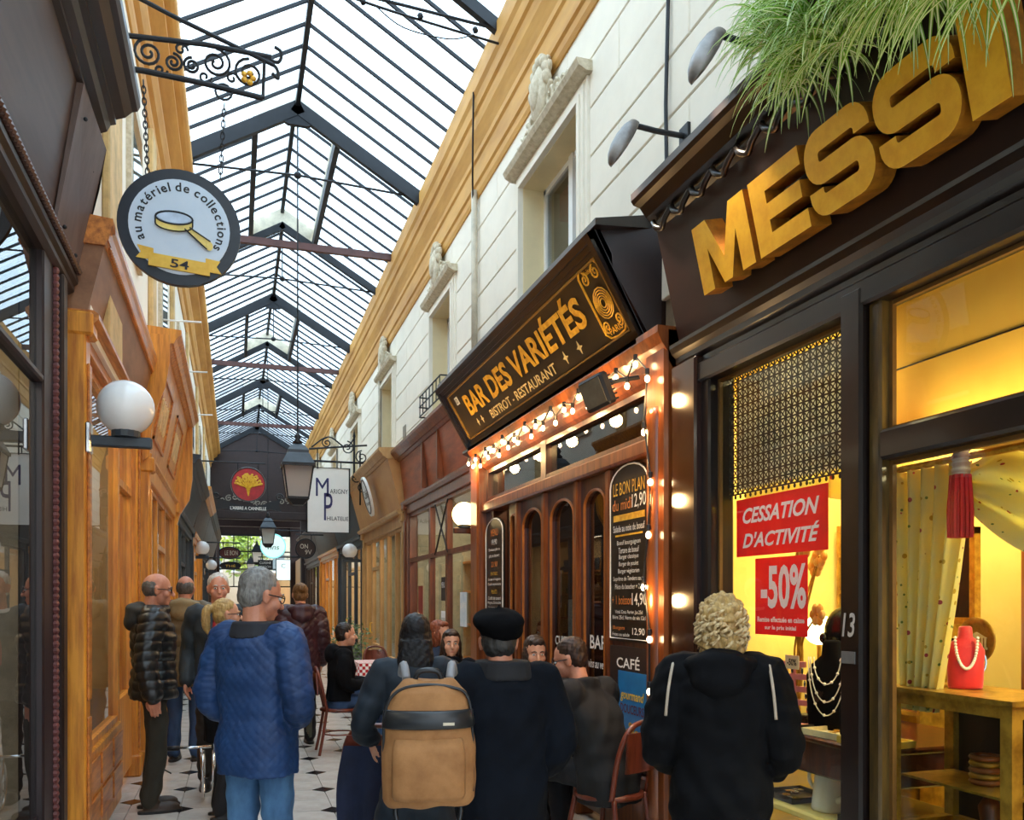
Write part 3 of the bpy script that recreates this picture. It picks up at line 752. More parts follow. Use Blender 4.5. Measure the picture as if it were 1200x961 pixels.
# goose-neck spot lamps above the fascia
for k, (py_, pz) in enumerate(((4.43, 4.30), (3.53, 4.25))):
    r_ = thing('arm_spotlight', ['grey shell spot lamp on black arm above the bar sign corner', 'grey shell spot lamp on black arm beside the hanging plants'][k], 'lamp', (2.49, py_, pz), group='arm spot lamps above the jewellery shop')
    part(MB().tube([(2.5,py_,pz),(2.3,py_,pz+.0),(2.15,py_,pz+.01)], .016, 8), 'arm', m_iron, r_)
    part(MB().box(2.48,2.5,py_-.05,py_+.05,pz-.06,pz+.06), 'wall_plate', m_iron, r_)
    M = Matrix.Rotation(math.radians(30), 4, 'Y')
    ax = M.to_3x3(); R = []
    for q, (zz, rr) in enumerate(((.1,.012),(.085,.038),(.04,.056),(-.03,.066),(-.1,.064),(-.16,.05),(-.2,.028),(-.215,.008))):
        out = [ax @ Vector((-rr*math.sin(PI*(k/12)*1.16-.25), rr*math.cos(PI*(k/12)*1.16-.25), zz)) for k in range(13)]
        inn = [ax @ Vector((-rr*.86*math.sin(PI*(k/12)*1.16-.25), rr*.86*math.cos(PI*(k/12)*1.16-.25), zz)) for k in range(12,-1,-1)]
        R.append([p+Vector((2.13,py_,pz-.06)) for p in out+inn])
    part(MB().rings(R), 'shade', mat('weathered_grey_metal', '8a8480', .4, metal=.5, c2='5a5653'), r_, True)
    part(MB().ell((2.12,py_,pz-.06), (.022,.022,.07), M), 'lamp_tube', m_opal, r_, True)
    lamp('SPOT', (2.05,py_,pz-.24), 45, (1,.85,.6), .05, (math.radians(-8), math.radians(-18), 0), name='letter_fill_light')  # added light to brighten the block letters; the arm lamps count as unlit
# ------------------------------------------------------------------ bar
bar = thing('bar_shopfront', 'mahogany bar front with arched glass doors and menu boards', 'shopfront', (XR, 6.5, 0))
BY = [4.46, 4.74, 5.40, 5.98, 6.69, 7.40, 8.20, 8.62, 8.72]
HEAD = 2.5
p = part(MB().bbox(2.38, 2.6, 4.46, 4.72, 0, 3.2, .02), 'pilaster', m_barhi, bar)
part(MB().lathe([(.05,.3),(.055,.32),(.05,.4),(.05,2.6),(.055,2.65),(.06,2.7),(.05,2.75)], (2.39, 4.6, 0), 14), 'half_column', m_barhi, p, True)
part(MB().bbox(2.36, 2.6, 8.45, 8.72, 0, 3.2, .02), 'pilaster', m_barhi, bar)
part(MB().bbox(2.4, 2.6, 4.72, 8.45, 2.5, 2.6, .015), 'head_rail', m_barhi, bar)
part(MB()._extr([(2.6,2.94),(2.46,2.94),(2.43,2.96),(2.40,3.0),(2.40,3.05),(2.36,3.1),(2.33,3.16),(2.33,3.2),(2.6,3.2)], 4.46, 8.72), 'soffit_moulding', m_barhi, bar)
trn = [4.72, 6.75, 8.45]
for a, b in zip(trn, trn[1:]):
    mb = MB().box(2.46,2.56,a,a+.06,2.6,2.94).box(2.46,2.56,b-.06,b,2.6,2.94).box(2.464,2.556,a+.002,b-.002,2.602,2.65).box(2.464,2.556,a+.002,b-.002,2.9,2.938)
    f = part(mb, 'transom_frame', m_barwood, bar)
    part(MB().box(2.51,2.52,a+.06,b-.06,2.65,2.9), 'pane', m_glassr, f)
part(MB().bbox(2.42, 2.6, 4.72, 5.44, 0, .5, .015), 'stall_riser', m_barwood, bar)
part(MB().bbox(2.405, 2.43, 4.8, 5.36, .1, .42, .015), 'raised_panel', m_barhi, bar)
part(MB().bbox(2.42, 2.6, 7.42, 8.45, 0, .5, .015), 'stall_riser', m_barwood, bar)
part(MB().bbox(2.405, 2.43, 7.5, 8.35, .1, .42, .015), 'raised_panel', m_barhi, bar)
part(MB().box(2.46, 2.6, 4.72, 5.44, .5, 2.5), 'back_panel', m_barwood, bar)
part(MB().box(2.46, 2.6, 8.2, 8.45, .5, 2.5), 'back_panel', m_barwood, bar)
for ya in (5.40, 5.98, 6.69, 7.40):
    part(MB().bbox(2.43, 2.58, ya-.035, ya+.035, 0, 2.5, .012), 'door_post', m_barhi, bar)
def arch_leaf(a, b, z0, z1):
    """door leaf with an arched glass opening"""
    t = .07; ya, yb = a+.035, b-.035; ga, gb = ya+t, yb-t; r = (gb-ga)/2; yc = (ga+gb)/2; zs_ = z1-.1-r*.6
    mb = MB().box(2.47,2.54,ya,ga,z0,z1).box(2.47,2.54,gb,yb,z0,z1).box(2.47,2.54,ga,gb,z0,z0+.42)
    n = 12; top = []
    for k in range(n+1):
        an = PI*k/n; top.append((yc+r*math.cos(an), zs_+r*.6*math.sin(an)))
    for (p1, q1), (p2, q2) in zip(top, top[1:]):
        mb.add([(2.47,p1,q1),(2.47,p2,q2),(2.47,p2,z1),(2.47,p1,z1),(2.54,p1,q1),(2.54,p2,q2),(2.54,p2,z1),(2.54,p1,z1)], [[0,3,2,1],[4,5,6,7],[0,1,5,4],[2,3,7,6],[1,2,6,5],[3,0,4,7]])
    o = part(mb, 'door_leaf', m_barwood, bar)
    part(MB().tube([(2.468, ga+.005, z0+.43)]+[(2.468, gb-.005, z0+.43)]+[(2.468, p1, q1) for p1, q1 in top]+[(2.468, ga+.005, z0+.43)], .012, 6), 'gilt_bead', mat('bead_wood', 'a8642c', .35), o)
    part(MB().box(2.5,2.51,ga,gb,z0+.4,z1-.06), 'pane', m_glassr, o)
    part(MB().bbox(2.455,2.475,ga+.03,gb-.03,z0+.08,z0+.34,.012), 'raised_panel', m_barhi, o)
    return o
dl = [arch_leaf(5.40,5.98,.08,2.5), arch_leaf(5.98,6.69,.08,2.5), arch_leaf(6.69,7.40,.08,2.5)]
arch_leaf(7.40, 7.75, .5, 2.5)
part(MB().tube([(2.46,6.06,1.05),(2.4,6.06,1.05),(2.4,6.06,1.3),(2.46,6.06,1.3)], .014, 8), 'door_handle', m_iron, dl[1])
mb = MB(); text_into(mb, 'CUISINE', RW(2.496, 6.36, 1.28), h=.075, wd=.4); part(mb, 'window_lettering', m_white, dl[1]); mb = MB(); text_into(mb, 'non stop', RW(2.496, 6.36, 1.15), h=.06, wd=.36, shear=.3)
part(mb, 'window_lettering', m_white, dl[1])
mb = MB(); text_into(mb, 'BAR', RW(2.496, 5.69, 1.3), h=.1, wd=.3); part(mb, 'window_lettering', m_white, dl[0]); mb = MB(); text_into(mb, 'vins au verre', RW(2.496, 5.69, 1.14), h=.06, wd=.36, shear=.3)
part(mb, 'window_lettering', m_white, dl[0])
mb = MB().box(3.7,3.75,4.6,8.6,0,3).box(2.62,3.75,8.55,8.6,0,3).box(2.62,3.75,4.5,4.55,0,3).box(2.62,3.75,4.5,8.6,2.98,3.02)
part(mb, 'room_shell', mat('bar_inside', '3a1a10', .7, c2='26110b'), bar)
part(MB().bbox(3.1,3.6,5.2,8.4,0,1.1,.03), 'bar_counter', m_barwood, bar)
for k, (yy, zz, c) in enumerate(((5.55,1.75,'2f6f9a'),(5.75,1.5,'d9e4ea'),(6.3,1.7,'3f8a6a'),(6.5,1.45,'c8d8e2'),(6.95,1.7,'2a5f8c'),(7.15,1.42,'d8c24a'))):
    part(MB().box(2.64,2.65,yy-.14,yy+.14,zz-.16,zz+.16), 'poster', mat('poster_%d' % k, c, .5, c2='e8eef0', scale=(9,9,9)), bar)  # reflections in the door glass, put in as coloured sheets
part(MB().box(3.62,3.66,5.6,6.1,1.9,2.4), 'gilt_picture', m_goldp, bar)
part(MB().box(3.6,3.63,5.66,6.04,1.96,2.34), 'red_picture', mat('dark_red', '6a1a14', .6), bar)
lamp('AREA', (3.2,6.6,2.9), 12, (1,.6,.3), .4, None, 2.5, 'bar_ceiling_light')
# menu boards: thin framed blackboards fixed to the front
m_slateb = mat('menu_black', '15120f', .35, var=.1)
def menu(name, label, ya, yb, z0, z1, lines, arch=True):
    r_ = thing(name, label, 'menu board', (2.45, (ya+yb)/2, z0), group='menu boards on the bar front')
    yc = (ya+yb)/2; W = yb-ya; n = 10
    poly = [(-W/2,0),(W/2,0),(W/2,z1-z0-.14)]+[(W/2*math.cos(PI*k/n), z1-z0-.14+.14*math.sin(PI*k/n)) for k in range(1,n)]+[(-W/2,z1-z0-.14)]
    part(MB().prism(poly, RW(2.44, yc, z0), .02), 'board', m_slateb, r_)
    M = RW(2.436, yc, z0)
    part(MB().tube([M @ Vector((x*.96, .02+y*.975, 0)) for x, y in poly], .006, 4, closed=True), 'border', m_white, r_)
    for s, zf, hh, wf, c in lines:
        k = MB()
        if s.startswith('#'): k.merge(MB().box(-.5,.5,-.5,.5,0,.0005).mesh('b'), RW(2.4385, yc, z0+(z1-z0)*zf) @ Matrix.Diagonal((W*wf, hh, 1, 1)))
        else:
            off = 0
            if '|' in s: s, off = s.split('|'); off = float(off)
            text_into(k, s, RW(2.437, yc-off*W, z0+(z1-z0)*zf), h=hh, wd=W*wf, bold=.002)
        part(k, 'lettering', {'y': m_goldp, 'w': m_white, 'o': mat('orange_chalk','e0863a',.6), 'k': m_ink}[c], r_)
menu('menu_board', 'tall arched blackboard with yellow lunch offer beside the lit column', 4.78, 5.36, 1.33, 2.5, [
 ('LE BON PLAN',.865,.085,.8,'y'),('du midi|-0.17',.775,.075,.5,'o'),('12,90|0.26',.775,.1,.34,'w'),('#',.70,.042,.8,'y'),
 ('Salade au noix de boeuf',.64,.045,.8,'w'),('#',.60,.012,.7,'y'),('Boeuf bourguignon',.555,.04,.6,'w'),('Tartare de boeuf',.515,.038,.52,'w'),('Burger classique',.475,.038,.5,'w'),
 ('Burger de poulet',.435,.038,.5,'w'),('Burger végétarien',.395,.038,.54,'w'),('Suprême de Tenders sauce',.352,.038,.8,'w'),('Pièce du boucher + 2 €',.312,.036,.7,'w'),
 ('+ 1 boisson|-0.18',.235,.06,.52,'o'),('14,90|0.27',.235,.09,.36,'w'),('Vittel, Coca, Perrier, Jus 25cl',.165,.03,.7,'w'),('Bière 25cl, Verre de vin 12cl',.135,.03,.84,'w'),
 ('Burgers|-0.25',.075,.03,.3,'o'),('12,90|0.25',.06,.05,.3,'w'),('Frites ou salade|-0.2',.04,.024,.45,'w')])
menu('menu_board', 'narrow blackboard menu with white and orange lines on the far end of the bar', 7.80, 8.40, 1.2, 2.42, [
 ('MENU',.88,.07,.4,'o'),('19,90',.8,.06,.3,'w'),('Entrée et plat ou',.74,.04,.62,'w'),('plat et dessert',.69,.04,.58,'w'),('23,90',.62,.06,.34,'o'),('ENTRÉES',.55,.04,.4,'y'),
 ('Soupe à l’oignon',.5,.035,.7,'w'),('Oeufs mayonnaise',.46,.035,.74,'w'),('PLATS',.40,.04,.3,'y'),('Confit de canard',.35,.035,.7,'w'),('Magret, Entrecôte',.31,.035,.75,'w'),('Saumon grillé',.27,.035,.66,'w'),('DESSERTS',.21,.04,.45,'o'),('Crème brûlée, Tarte',.16,.035,.8,'w'),('Mousse au chocolat',.12,.035,.76,'w'),('Fromage',.08,.03,.4,'w')])
# blue café poster
r_ = thing('cafe_poster', 'blue café gourmand poster under the lunch blackboard', 'poster', (2.45, 5.03, .58))
part(MB().box(2.43,2.445,4.74,5.34,.52,1.3), 'dark_backing', mat('dark_mesh', '2e1a14', .5, c2='15100e', scale=(60,60,60)), r_)
part(MB().box(2.425,2.43,4.78,5.20,.58,1.14), 'sheet', mat('poster_blue', '1f7fc0', .4, c2='1667a4', scale=(3,3,3)), r_)
mb = MB(); text_into(mb, 'CAFÉ', RW(2.428,5.06,1.2), h=.085, wd=.34); part(mb, 'lettering', m_white, r_)
mb = MB(); text_into(mb, 'gourmand', RW(2.423,4.99,.98), h=.08, wd=.34, shear=.25); part(mb, 'lettering', mat('poster_yellow','e9c53a',.5), r_)
mb = MB(); text_into(mb, 'DOUCEURS', RW(2.423,4.99,.9), h=.06, wd=.34); part(mb, 'lettering', mat('poster_plum','5a1738',.5), r_)
mb = MB()
for k in range(14):
    a = k*2.399; mb.ell((2.424, 4.99+.09*math.sqrt(k/14)*math.cos(a), .73+.08*math.sqrt(k/14)*math.sin(a)), (.003,.028,.02), n=8, m=4)
part(mb, 'pictured_dessert', mat('dessert_print', 'c9a22f', .5, c2='6b3a2a', scale=(25,25,25)), r_)

# sloping signboard of the bar
sg = thing('bar_signboard', 'sloping black signboard with gold lettering over the bar', 'sign', (2.3, 6.9, 3.24))
SB, ST = (2.45, 3.24), (2.10, 3.84); TS = math.atan((SB[0]-ST[0])/(ST[1]-SB[1])); SLN = math.hypot(SB[0]-ST[0], ST[1]-SB[1])
sy0, sy1 = 4.84, 8.93
part(MB()._extr([SB, ST, (2.55,3.9), (2.6,3.24)], sy0, sy1), 'board', mat('sign_black_green', '1a1611', .3, c2='3a3020', scale=(2.2,1.2,2.2), coat=.3), sg)
M = RW(SB[0], sy1, SB[1], TS); Wd = sy1-sy0
mb = MB()
def frame_bars(mb, M, W, H, t, d0, d1, inset=0):
    T = M @ Matrix.Translation((0,0,d1))
    for (a, b, c, d) in ((-inset, W+inset, -inset, t-inset), (-inset, W+inset, H-t+inset, H+inset), (-inset, t-inset, -inset, H+inset), (W-t+inset, W+inset, -inset, H+inset)):
        mb.prism([(a,c),(b,c),(b,d),(a,d)], T, d1-d0)
frame_bars(mb, M, Wd, SLN, .05, -.03, .06, .03); frame_bars(mb, M, Wd, SLN, .09, -.03, .035, .03); frame_bars(mb, M, Wd, SLN, .12, -.03, .018, .03)
part(mb, 'frame', m_dkwood, sg)
mb = MB()
frame_bars(mb, M, Wd, SLN, .012, -.03, .021, -.095); part(mb, 'gilt_line', mat('dull_gold','8a6a2c',.4), sg)
part(MB()._extr([(2.62,3.2),(2.33,3.2),(2.33,3.17),(2.4,3.14),(2.62,3.14)], sy0-.1, sy1), 'under_moulding', m_dkwood, sg)
part(MB().add([(2.5,4.74,3.1),(2.45,sy0,3.2),(2.08,sy0,3.88),(2.5,4.72,3.98),(2.6,4.74,3.1),(2.6,sy0,3.2),(2.6,sy0,3.88),(2.6,4.72,3.98)], [[0,1,2,3],[4,7,6,5],[0,4,5,1],[1,5,6,2],[2,6,7,3],[3,7,4,0]]), 'end_panel', m_mesf, sg)
part(MB().tube([(2.08,sy0-.01,3.88),(2.45,sy0-.01,3.2)], .022, 6), 'corner_moulding', m_dkwood, sg)
part(MB()._extr([(2.6,3.9),(2.06,3.86),(2.06,3.9),(2.6,4.0)], sy0-.1, sy1+.02), 'cap_board', m_dkwood, sg)
MS = lambda y, v, d=.006: RW(SB[0]-math.sin(TS)*v, y, SB[1]+math.cos(TS)*v, TS) @ Matrix.Translation((0,0,d))
mb = MB(); text_into(mb, 'BAR DES VARIÉTÉS', MS(6.92,.42), h=.27, wd=3.05, bold=.03); part(mb, 'gold_lettering', m_goldp, sg)
mb = MB(); text_into(mb, 'BISTROT - RESTAURANT', MS(7.05,.185), h=.085, wd=1.75, bold=.01); part(mb, 'small_lettering', mat('pale_gold','d8c690',.5), sg)
mb = MB()
for yy in (5.95, 5.68): mb.prism([(0,.05),(.012,.012),(.05,0),(.012,-.012),(0,-.05),(-.012,-.012),(-.05,0),(-.012,.012)], MS(yy,.2), .004)
for yy in (8.2, 8.35): mb.prism([(0,.04),(.01,.01),(.04,0),(.01,-.01),(0,-.04),(-.01,-.01),(-.04,0),(-.01,.01)], MS(yy,.2), .004)
part(mb, 'gold_star', mat('pale_gold','d8c690',.5), sg)
mb = MB(); ME = MS(5.1,.36,.008)
mb.tube([ME @ Vector((x,y,0)) for x, y in [(-.15,-.2),(-.15,.2),(-.1,.25),(0,.27),(.1,.25),(.15,.2),(.15,-.2),(.1,-.24),(0,-.25),(-.1,-.24)]], .008, 5, closed=True)
for k in range(5): mb.tube([ME @ Vector((.035*math.cos(a)*(1+k*.55), .03*math.sin(a)*(1+k*.6)-.02, 0)) for a in [2*PI*q/14 for q in range(14)]], .005, 4, closed=True)
for sgn in (-1, 1): mb.tube(spiral((sgn*.08,.17), .05, 1.5, PI/2, ME, 16, sgn), .006, 4); mb.tube(spiral((sgn*.09,-.16), .045, 1.5, -PI/2, ME, 16, sgn), .006, 4)
text_into(mb, 'Maison', ME @ Matrix.Translation((0,.2,0)), h=.035, wd=.16); text_into(mb, 'PARIS', ME @ Matrix.Translation((0,-.2,0)), h=.045, wd=.18)
part(mb, 'gold_emblem', m_goldp, sg)
part(MB().prism([(-.05,-.04),(.05,-.04),(.05,.04),(-.05,.04)], MS(8.62,.5,.01), .004), 'number_plate', m_white, sg)
mb = MB(); text_into(mb, '12', MS(8.62,.5,.013), h=.05, wd=.06); part(mb, 'number', m_ink, sg)
# string of bulbs along the soffit and down the column
st = thing('string_lights', 'string of small warm bulbs under the bar sign and down the column', 'string lights', (2.38, 6.5, 3.0))
m_bulb = emis('warm_bulb', 'ffd9a0', 11)
bm_ = MB().ell((0,0,0), (.016,.016,.021), n=10, m=7).mesh('bulb', m_bulb, True)
pts = []
n = 27
for k in range(n):
    y = 8.66-k*(8.66-4.72)/(n-1); pts.append((2.325+.01*math.sin(k*2.1), y, 3.03-.07*(k % 2)+.02*math.sin(k*1.7)))
for k in range(7): pts.append((2.335, 4.60+.05*math.sin(k*2), 2.92-k*.31))
part(MB().tube([(x,y,z+.05) for x,y,z in pts], .006, 5), 'wire', m_iron, st)
sock = MB().lathe([(.012,.025),(.014,.03),(.014,.06),(.01,.062)], n=8).mesh('socket', m_ink)
for p in pts:
    b_ = part(bm_, 'bulb', None, st, world=False, loc=Vector(p)-Vector(st.location)); part(sock, 'socket', None, b_, world=False)
for y, pw in ((8.5,10),(7.7,4.5),(6.9,4.5),(6.0,4.5),(5.2,4.5)): lamp('POINT', (2.24,y,2.98), pw, (1,.6,.24), .05, name='bulb_light')
for z in (2.8, 2.2, 1.6): lamp('POINT', (2.27,4.58,z), 2.6, (1,.6,.24), .04, name='bulb_light')
# black flood lamp under the sign's near end
r_ = thing('floodlight', 'square black floodlight under the near end of the bar sign', 'lamp', (2.2, 4.95, 2.95))
M = frm((2.15,4.93,2.9), (.25,-1,.12), (-.4,0,1))
part(MB().bbox(-.12,.12,-.1,.1,-.04,.03,.015,M), 'housing', m_iron, r_)
part(MB().box(-.1,.1,-.08,.08,.03,.034,M), 'lens', mat('flood_glass','6a6458',.1), r_)
mb = MB()
for q in range(6): mb.box(-.1,.1,-.085+.03*q,-.075+.03*q,-.07,-.04,M)
part(mb, 'cooling_fin', m_iron, r_)
part(MB().tube([(2.42,4.85,3.0),(2.3,4.88,2.98),(2.18,4.92,2.95)], .014, 6), 'bracket', m_iron, r_)

# ------------------------------------------------------------------ further shops on the right
R2, f2 = shopfront('R', 8.76, 12.86, m_red_wood, mat('terracotta_panel','a8552b',.45,c2='7f3b1c',scale=(10,2,10)), [(1.1,'w'),(.75,'door'),(1.1,'w')], 'russet wooden shopfront with terracotta fascia next to the bar', fz=(3.1,3.7), proj=(.05,.12), light=26, inner=mat('grey_green_room','a8a690',.8), transom=2.2, head=2.9)  # grey-green room wall carries the panes' cool reflections in its colour
for yy in (10.3, 11.2): part(MB().box(2.36,2.5,yy-.02,yy+.02,3.1,3.7), 'fascia_stile', m_red_wood, R2)
mb = MB().tube([(2.49,10.25,2.2),(2.49,10.95,2.85)], .012, 6).tube([(2.49,10.95,2.2),(2.49,10.25,2.85)], .012, 6); part(mb, 'crossed_bar', m_iron, R2)
for yy, zz, w2, h2, c, tx in ((10.6,1.75,.22,.3,m_ink,'MENU'),(10.6,1.3,.24,.34,m_white,'12,50'),(9.6,1.5,.3,.4,mat('poster_3','2f6f5a',.5),'CAFÉ'),(12.0,1.6,.3,.42,mat('poster_red','8a2a22',.5),'')):
    pp = part(MB().box(2.515,2.52,yy-w2/2,yy+w2/2,zz-h2/2,zz+h2/2), 'poster', c, R2)
    if tx: mb = MB(); text_into(mb, tx, RW(2.513,yy,zz+.05), h=.07, wd=w2*.8, bold=0); part(mb, 'lettering', m_ink if c is m_white else m_white, pp)
R3, f3 = shopfront('R', 12.9, 17.3, m_tanw, mat('tan_fascia','c8955a',.5,c2='b9824a',scale=(2,1,2)), [(.8,'w'),(.8,'w'),(.8,'w'),(.9,'door'),(.8,'w')], 'tan wooden shopfront with a white oval medallion on its fascia', fz=(3.0,3.75), proj=(.1,.3), light=22, inner=mat('grey_green_room','a8a690',.8))
M = RW(2.2, 14.6, 3.38, math.atan(.2/.75)) @ Matrix.Translation((0,0,.075))
md = part(MB().prism([(.3*math.cos(2*PI*k/28), .34*math.sin(2*PI*k/28)) for k in range(28)], M, .04), 'medallion', m_white, R3)
mb = MB().tube([M @ Vector((.25*math.cos(2*PI*k/24),.29*math.sin(2*PI*k/24),.002)) for k in range(24)], .012, 5, closed=True)
text_into(mb, 'Café', M @ Matrix.Translation((0,.04,.004)), h=.14, wd=.34); text_into(mb, 'Passage', M @ Matrix.Translation((0,-.12,.004)), h=.08, wd=.34)
part(mb, 'lettering', mat('brown_ink','4a3424',.5), md)
R4, _ = shopfront('R', 17.35, 21.5, m_slate, m_slate, [(1,'w'),(.8,'door'),(1,'w')], 'slate grey shopfront beyond the tan shop', light=24, inner=m_inwall)
R5, _ = shopfront('R', 21.55, 26.4, m_honey, m_umber, [(1,'w'),(1,'w'),(.8,'door'),(1,'w')], 'honey wood shopfront deep in the passage on the café side', light=24, inner=m_inwall)
R6, _ = shopfront('R', 26.45, 31.8, m_umber, m_umber, [(1,'w'),(1,'w'),(.8,'door'),(1,'w')], 'dark umber shopfront just before the closing building, café side', light=18, inner=m_inwall)
globe_light('R', 8.85, 2.52, .17, .13, 'lit yellow globe lamp between the bar and the russet shop', 5, m_barwood)
globe_light('R', 17.4, 2.6, .3, .15, 'white globe lamp where tan and slate shops meet', 0)
# ------------------------------------------------------------------ left wall shops
dk = thing('umber_shopfront', 'dark umber shopfront nearest the camera with chrome letter', 'shopfront', (-.95, 3, 0))
yA, yZ = -3.0, 5.6
part(MB()._extr([(-1.3,3.55),(-.93,3.55),(-.80,4.36),(-1.3,4.36)], yA, yZ), 'fascia', m_umber, dk)
part(MB()._extr([(-1.3,4.36),(-.80,4.36),(-.77,4.37),(-.77,4.40),(-.73,4.42),(-.71,4.46),(-.68,4.47),(-.68,4.5),(-.63,4.52),(-.59,4.56),(-.56,4.57),(-.545,4.6),(-.545,4.66),(-1.3,4.7)], yA, yZ+.05), 'crown_moulding', mat('dark_umber','2b1a15',.4,c2='1c100d',scale=(14,1.5,14)), dk)
part(MB()._extr([(-1.3,3.40),(-.93,3.40),(-.90,3.42),(-.90,3.45),(-.88,3.47),(-.88,3.5),(-.90,3.55),(-1.3,3.56)], yA, yZ), 'lower_moulding', mat('dark_umber','2b1a15',.4), dk)
def rope(pts, r, n):
    """twisted bead: a row of slanted beads along a line"""
    mb = MB(); A, B = Vector(pts[0]), Vector(pts[1]); d = (B-A)/n
    for k in range(n): mb.ell(A+d*(k+.5), (r, r, d.length*.62) if abs(d.z) > abs(d.y) else (r, d.length*.62, r), n=6, m=4)
    return mb
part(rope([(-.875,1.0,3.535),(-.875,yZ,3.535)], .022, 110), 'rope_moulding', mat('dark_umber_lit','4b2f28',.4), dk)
part(MB().bbox(-1.05,-.93,4.92,5.58,0,3.42,.01), 'end_stile', m_purple, dk)
part(MB().bbox(-.945,-.90,5.28,5.4,0,3.42,.012), 'stile_moulding', mat('dark_umber','2b1a15',.4), dk)
part(rope([(-.92,5.16,.1),(-.92,5.16,3.4)], .02, 90), 'rope_bead', mat('plum_bead','6b3a38',.4), dk)
part(MB().box(-1.05,-.96,yA,4.92,0,.5), 'stall_riser', m_purple, dk)
part(MB().bbox(-1.0,-.93,yA,4.92,2.72,2.76,.01), 'transom', m_purple, dk)
part(MB().box(-.975,-.965,yA,4.92,.5,2.72), 'pane', m_glassr, dk)
part(MB().box(-.975,-.965,yA,4.92,2.76,3.42), 'pane', m_glassr, dk)
mb = MB().box(-2.3,-2.25,yA,5.55,0,3.5).box(-2.3,-1.0,5.5,5.55,0,3.5).box(-2.3,-1.0,yA,5.55,3.45,3.5)
part(mb, 'room_shell', mat('grey_beige_wall','b5a794',.8), dk)
# flat taupe board closing the fascia end
E = [(-.93,3.42),(-.74,3.42+.25),(-.60,4.38),(-.66,4.42),(-.80,4.36)]
M = frm((0,yZ-.45,0), (0,1,0), (0,0,1))
part(MB().add([(-.915,5.05,3.5),(-.895,5.63,3.5),(-.77,5.63,4.05),(-.73,5.63,4.30),(-.765,5.05,4.36),(-.93,5.05,3.5),(-.95,5.63,3.5),(-.83,5.63,4.05),(-.79,5.63,4.30),(-.8,5.05,4.36)],
     [[0,1,2,3,4],[9,8,7,6,5],[0,5,6,1],[1,6,7,2],[2,7,8,3],[3,8,9,4],[4,9,5,0]]), 'end_board', m_greyb, dk)
for y, z in ((5.15,4.22),(5.5,4.1),(5.15,3.62),(5.5,3.6)): part(MB().ell((-.775-(4.2-z)*.17,y,z), .012, n=8, m=5), 'screw', m_iron, dk)
# chrome letter on the fascia
mb = MB(); M = LW(-.80,3.46,4.02,.16)
mb.tube([M @ Vector(p+(0.02,)) for p in [(-.1,.3),(-.06,.05),(0,0),(.05,.06),(.03,.32),(.08,.36),(.12,.3),(.1,.02)]], .018, 8)
mb.tube([M @ Vector(p+(0.02,)) for p in [(-.02,.3),(.0,.12),(.02,.3)]], .014, 8)
part(mb, 'chrome_letter', m_chrome, dk, True)
lamp('AREA', (-1.7,2,3.4), 45, (1,.85,.7), .5, None, 4, 'shop_ceiling_light')

m_panelw = mat('brown_engraved_panel','9a6a48',.5,c2='7d5236',scale=(6,2,6))
L1, _ = shopfront('L', 5.62, 8.62, m_honey, m_panelw, [(1.9,'w'),(.95,'door')], 'honey wood shopfront with brown fascia behind the black puffer man', fz=(3.33,3.72), proj=(.07,.16), riser=.63, head=3.12, cw_=.35, light=25, inner=m_inwall, trim=m_honeyh, glassm=m_glassr, goods=False)
part(rope([(-.645,5.7,3.735),(-.645,8.6,3.735)], .016, 70), 'rope_moulding', m_honeyh, L1)
L1.location.x -= .08
L2, _ = shopfront('L', 8.7, 12.8, m_honey, m_honey, [(1,'w'),(.8,'door'),(1,'w')], 'honey wood shopfront with tall carved fascia and gilt plaques', fz=(3.0,4.0), proj=(.02,.2), head=2.75, light=10, inner=m_inwall, glassm=m_glassr)
for k in range(2):
    mb = MB()
    for q in range(5):
        M = LW(XL+.11, 9.6+k*1.9, 3.5, math.atan(.18)) @ Matrix.Translation((-.3+.15*q, 0, .012))
        mb.prism([(-.05,-.16),(.05,-.12),(.05,.16),(-.05,.12)], M, .012)
    part(mb, 'carved_gilt_lettering', mat('pale_carving','e2b878',.5), L2)
for k in range(2):
    mb = MB(); M = LW(XL+.11, 9.6+k*1.9, 3.5, math.atan(.18))
    frame_bars(mb, M @ Matrix.Translation((-.55,-.32,0)), 1.1, .64, .03, -.02, .02)
    part(mb, 'panel_moulding', m_honeyh, L2)
# scrolled consoles at the near end of that fascia
mb = MB().prism([(0,2.9),(.06,2.95),(.08,3.2),(.12,3.4),(.2,3.6),(.24,3.85),(.24,4.1),(0,4.1)], frm((XL,8.655,0),(1,0,0),(0,0,1)), .02)
part(mb, 'console_bracket', m_honey, L2)
mb = MB().prism([(0,2.6),(.05,2.62),(.1,2.8),(.22,3.0),(.26,3.3),(.26,4.0),(.2,4.15),(0,4.15)], frm((XL,12.72,0),(1,0,0),(0,0,1)), .1)
part(mb, 'console_bracket', m_honey, L2)
L3, _ = shopfront('L', 12.86, 17.5, m_slate, m_slate, [(1,'w'),(.8,'door'),(1,'w')], 'slate blue shopfront past the carved honey wood one', fz=(2.95,3.5), proj=(.05,.22), light=14, inner=m_inwall)
L4, _ = shopfront('L', 17.55, 22.2, m_honey, m_umber, [(1,'w'),(.8,'door'),(1,'w')], 'honey wood shopfront opposite the slate grey shop', light=14, inner=m_inwall)
L5, _ = shopfront('L', 22.25, 27.0, m_slate, m_umber, [(1,'w'),(.8,'door'),(1,'w')], 'dark shopfront under the small gold oval sign', light=14, inner=m_inwall)
L6, _ = shopfront('L', 27.05, 31.8, m_umber, m_umber, [(1,'w'),(.8,'door'),(1,'w')], 'dark umber shopfront before the closing building, stamp-shop side', light=14, inner=m_inwall)
globe_light('L', 5.5, 2.735, .21, .16, 'large white globe lamp on the honey wood pilaster', 0)
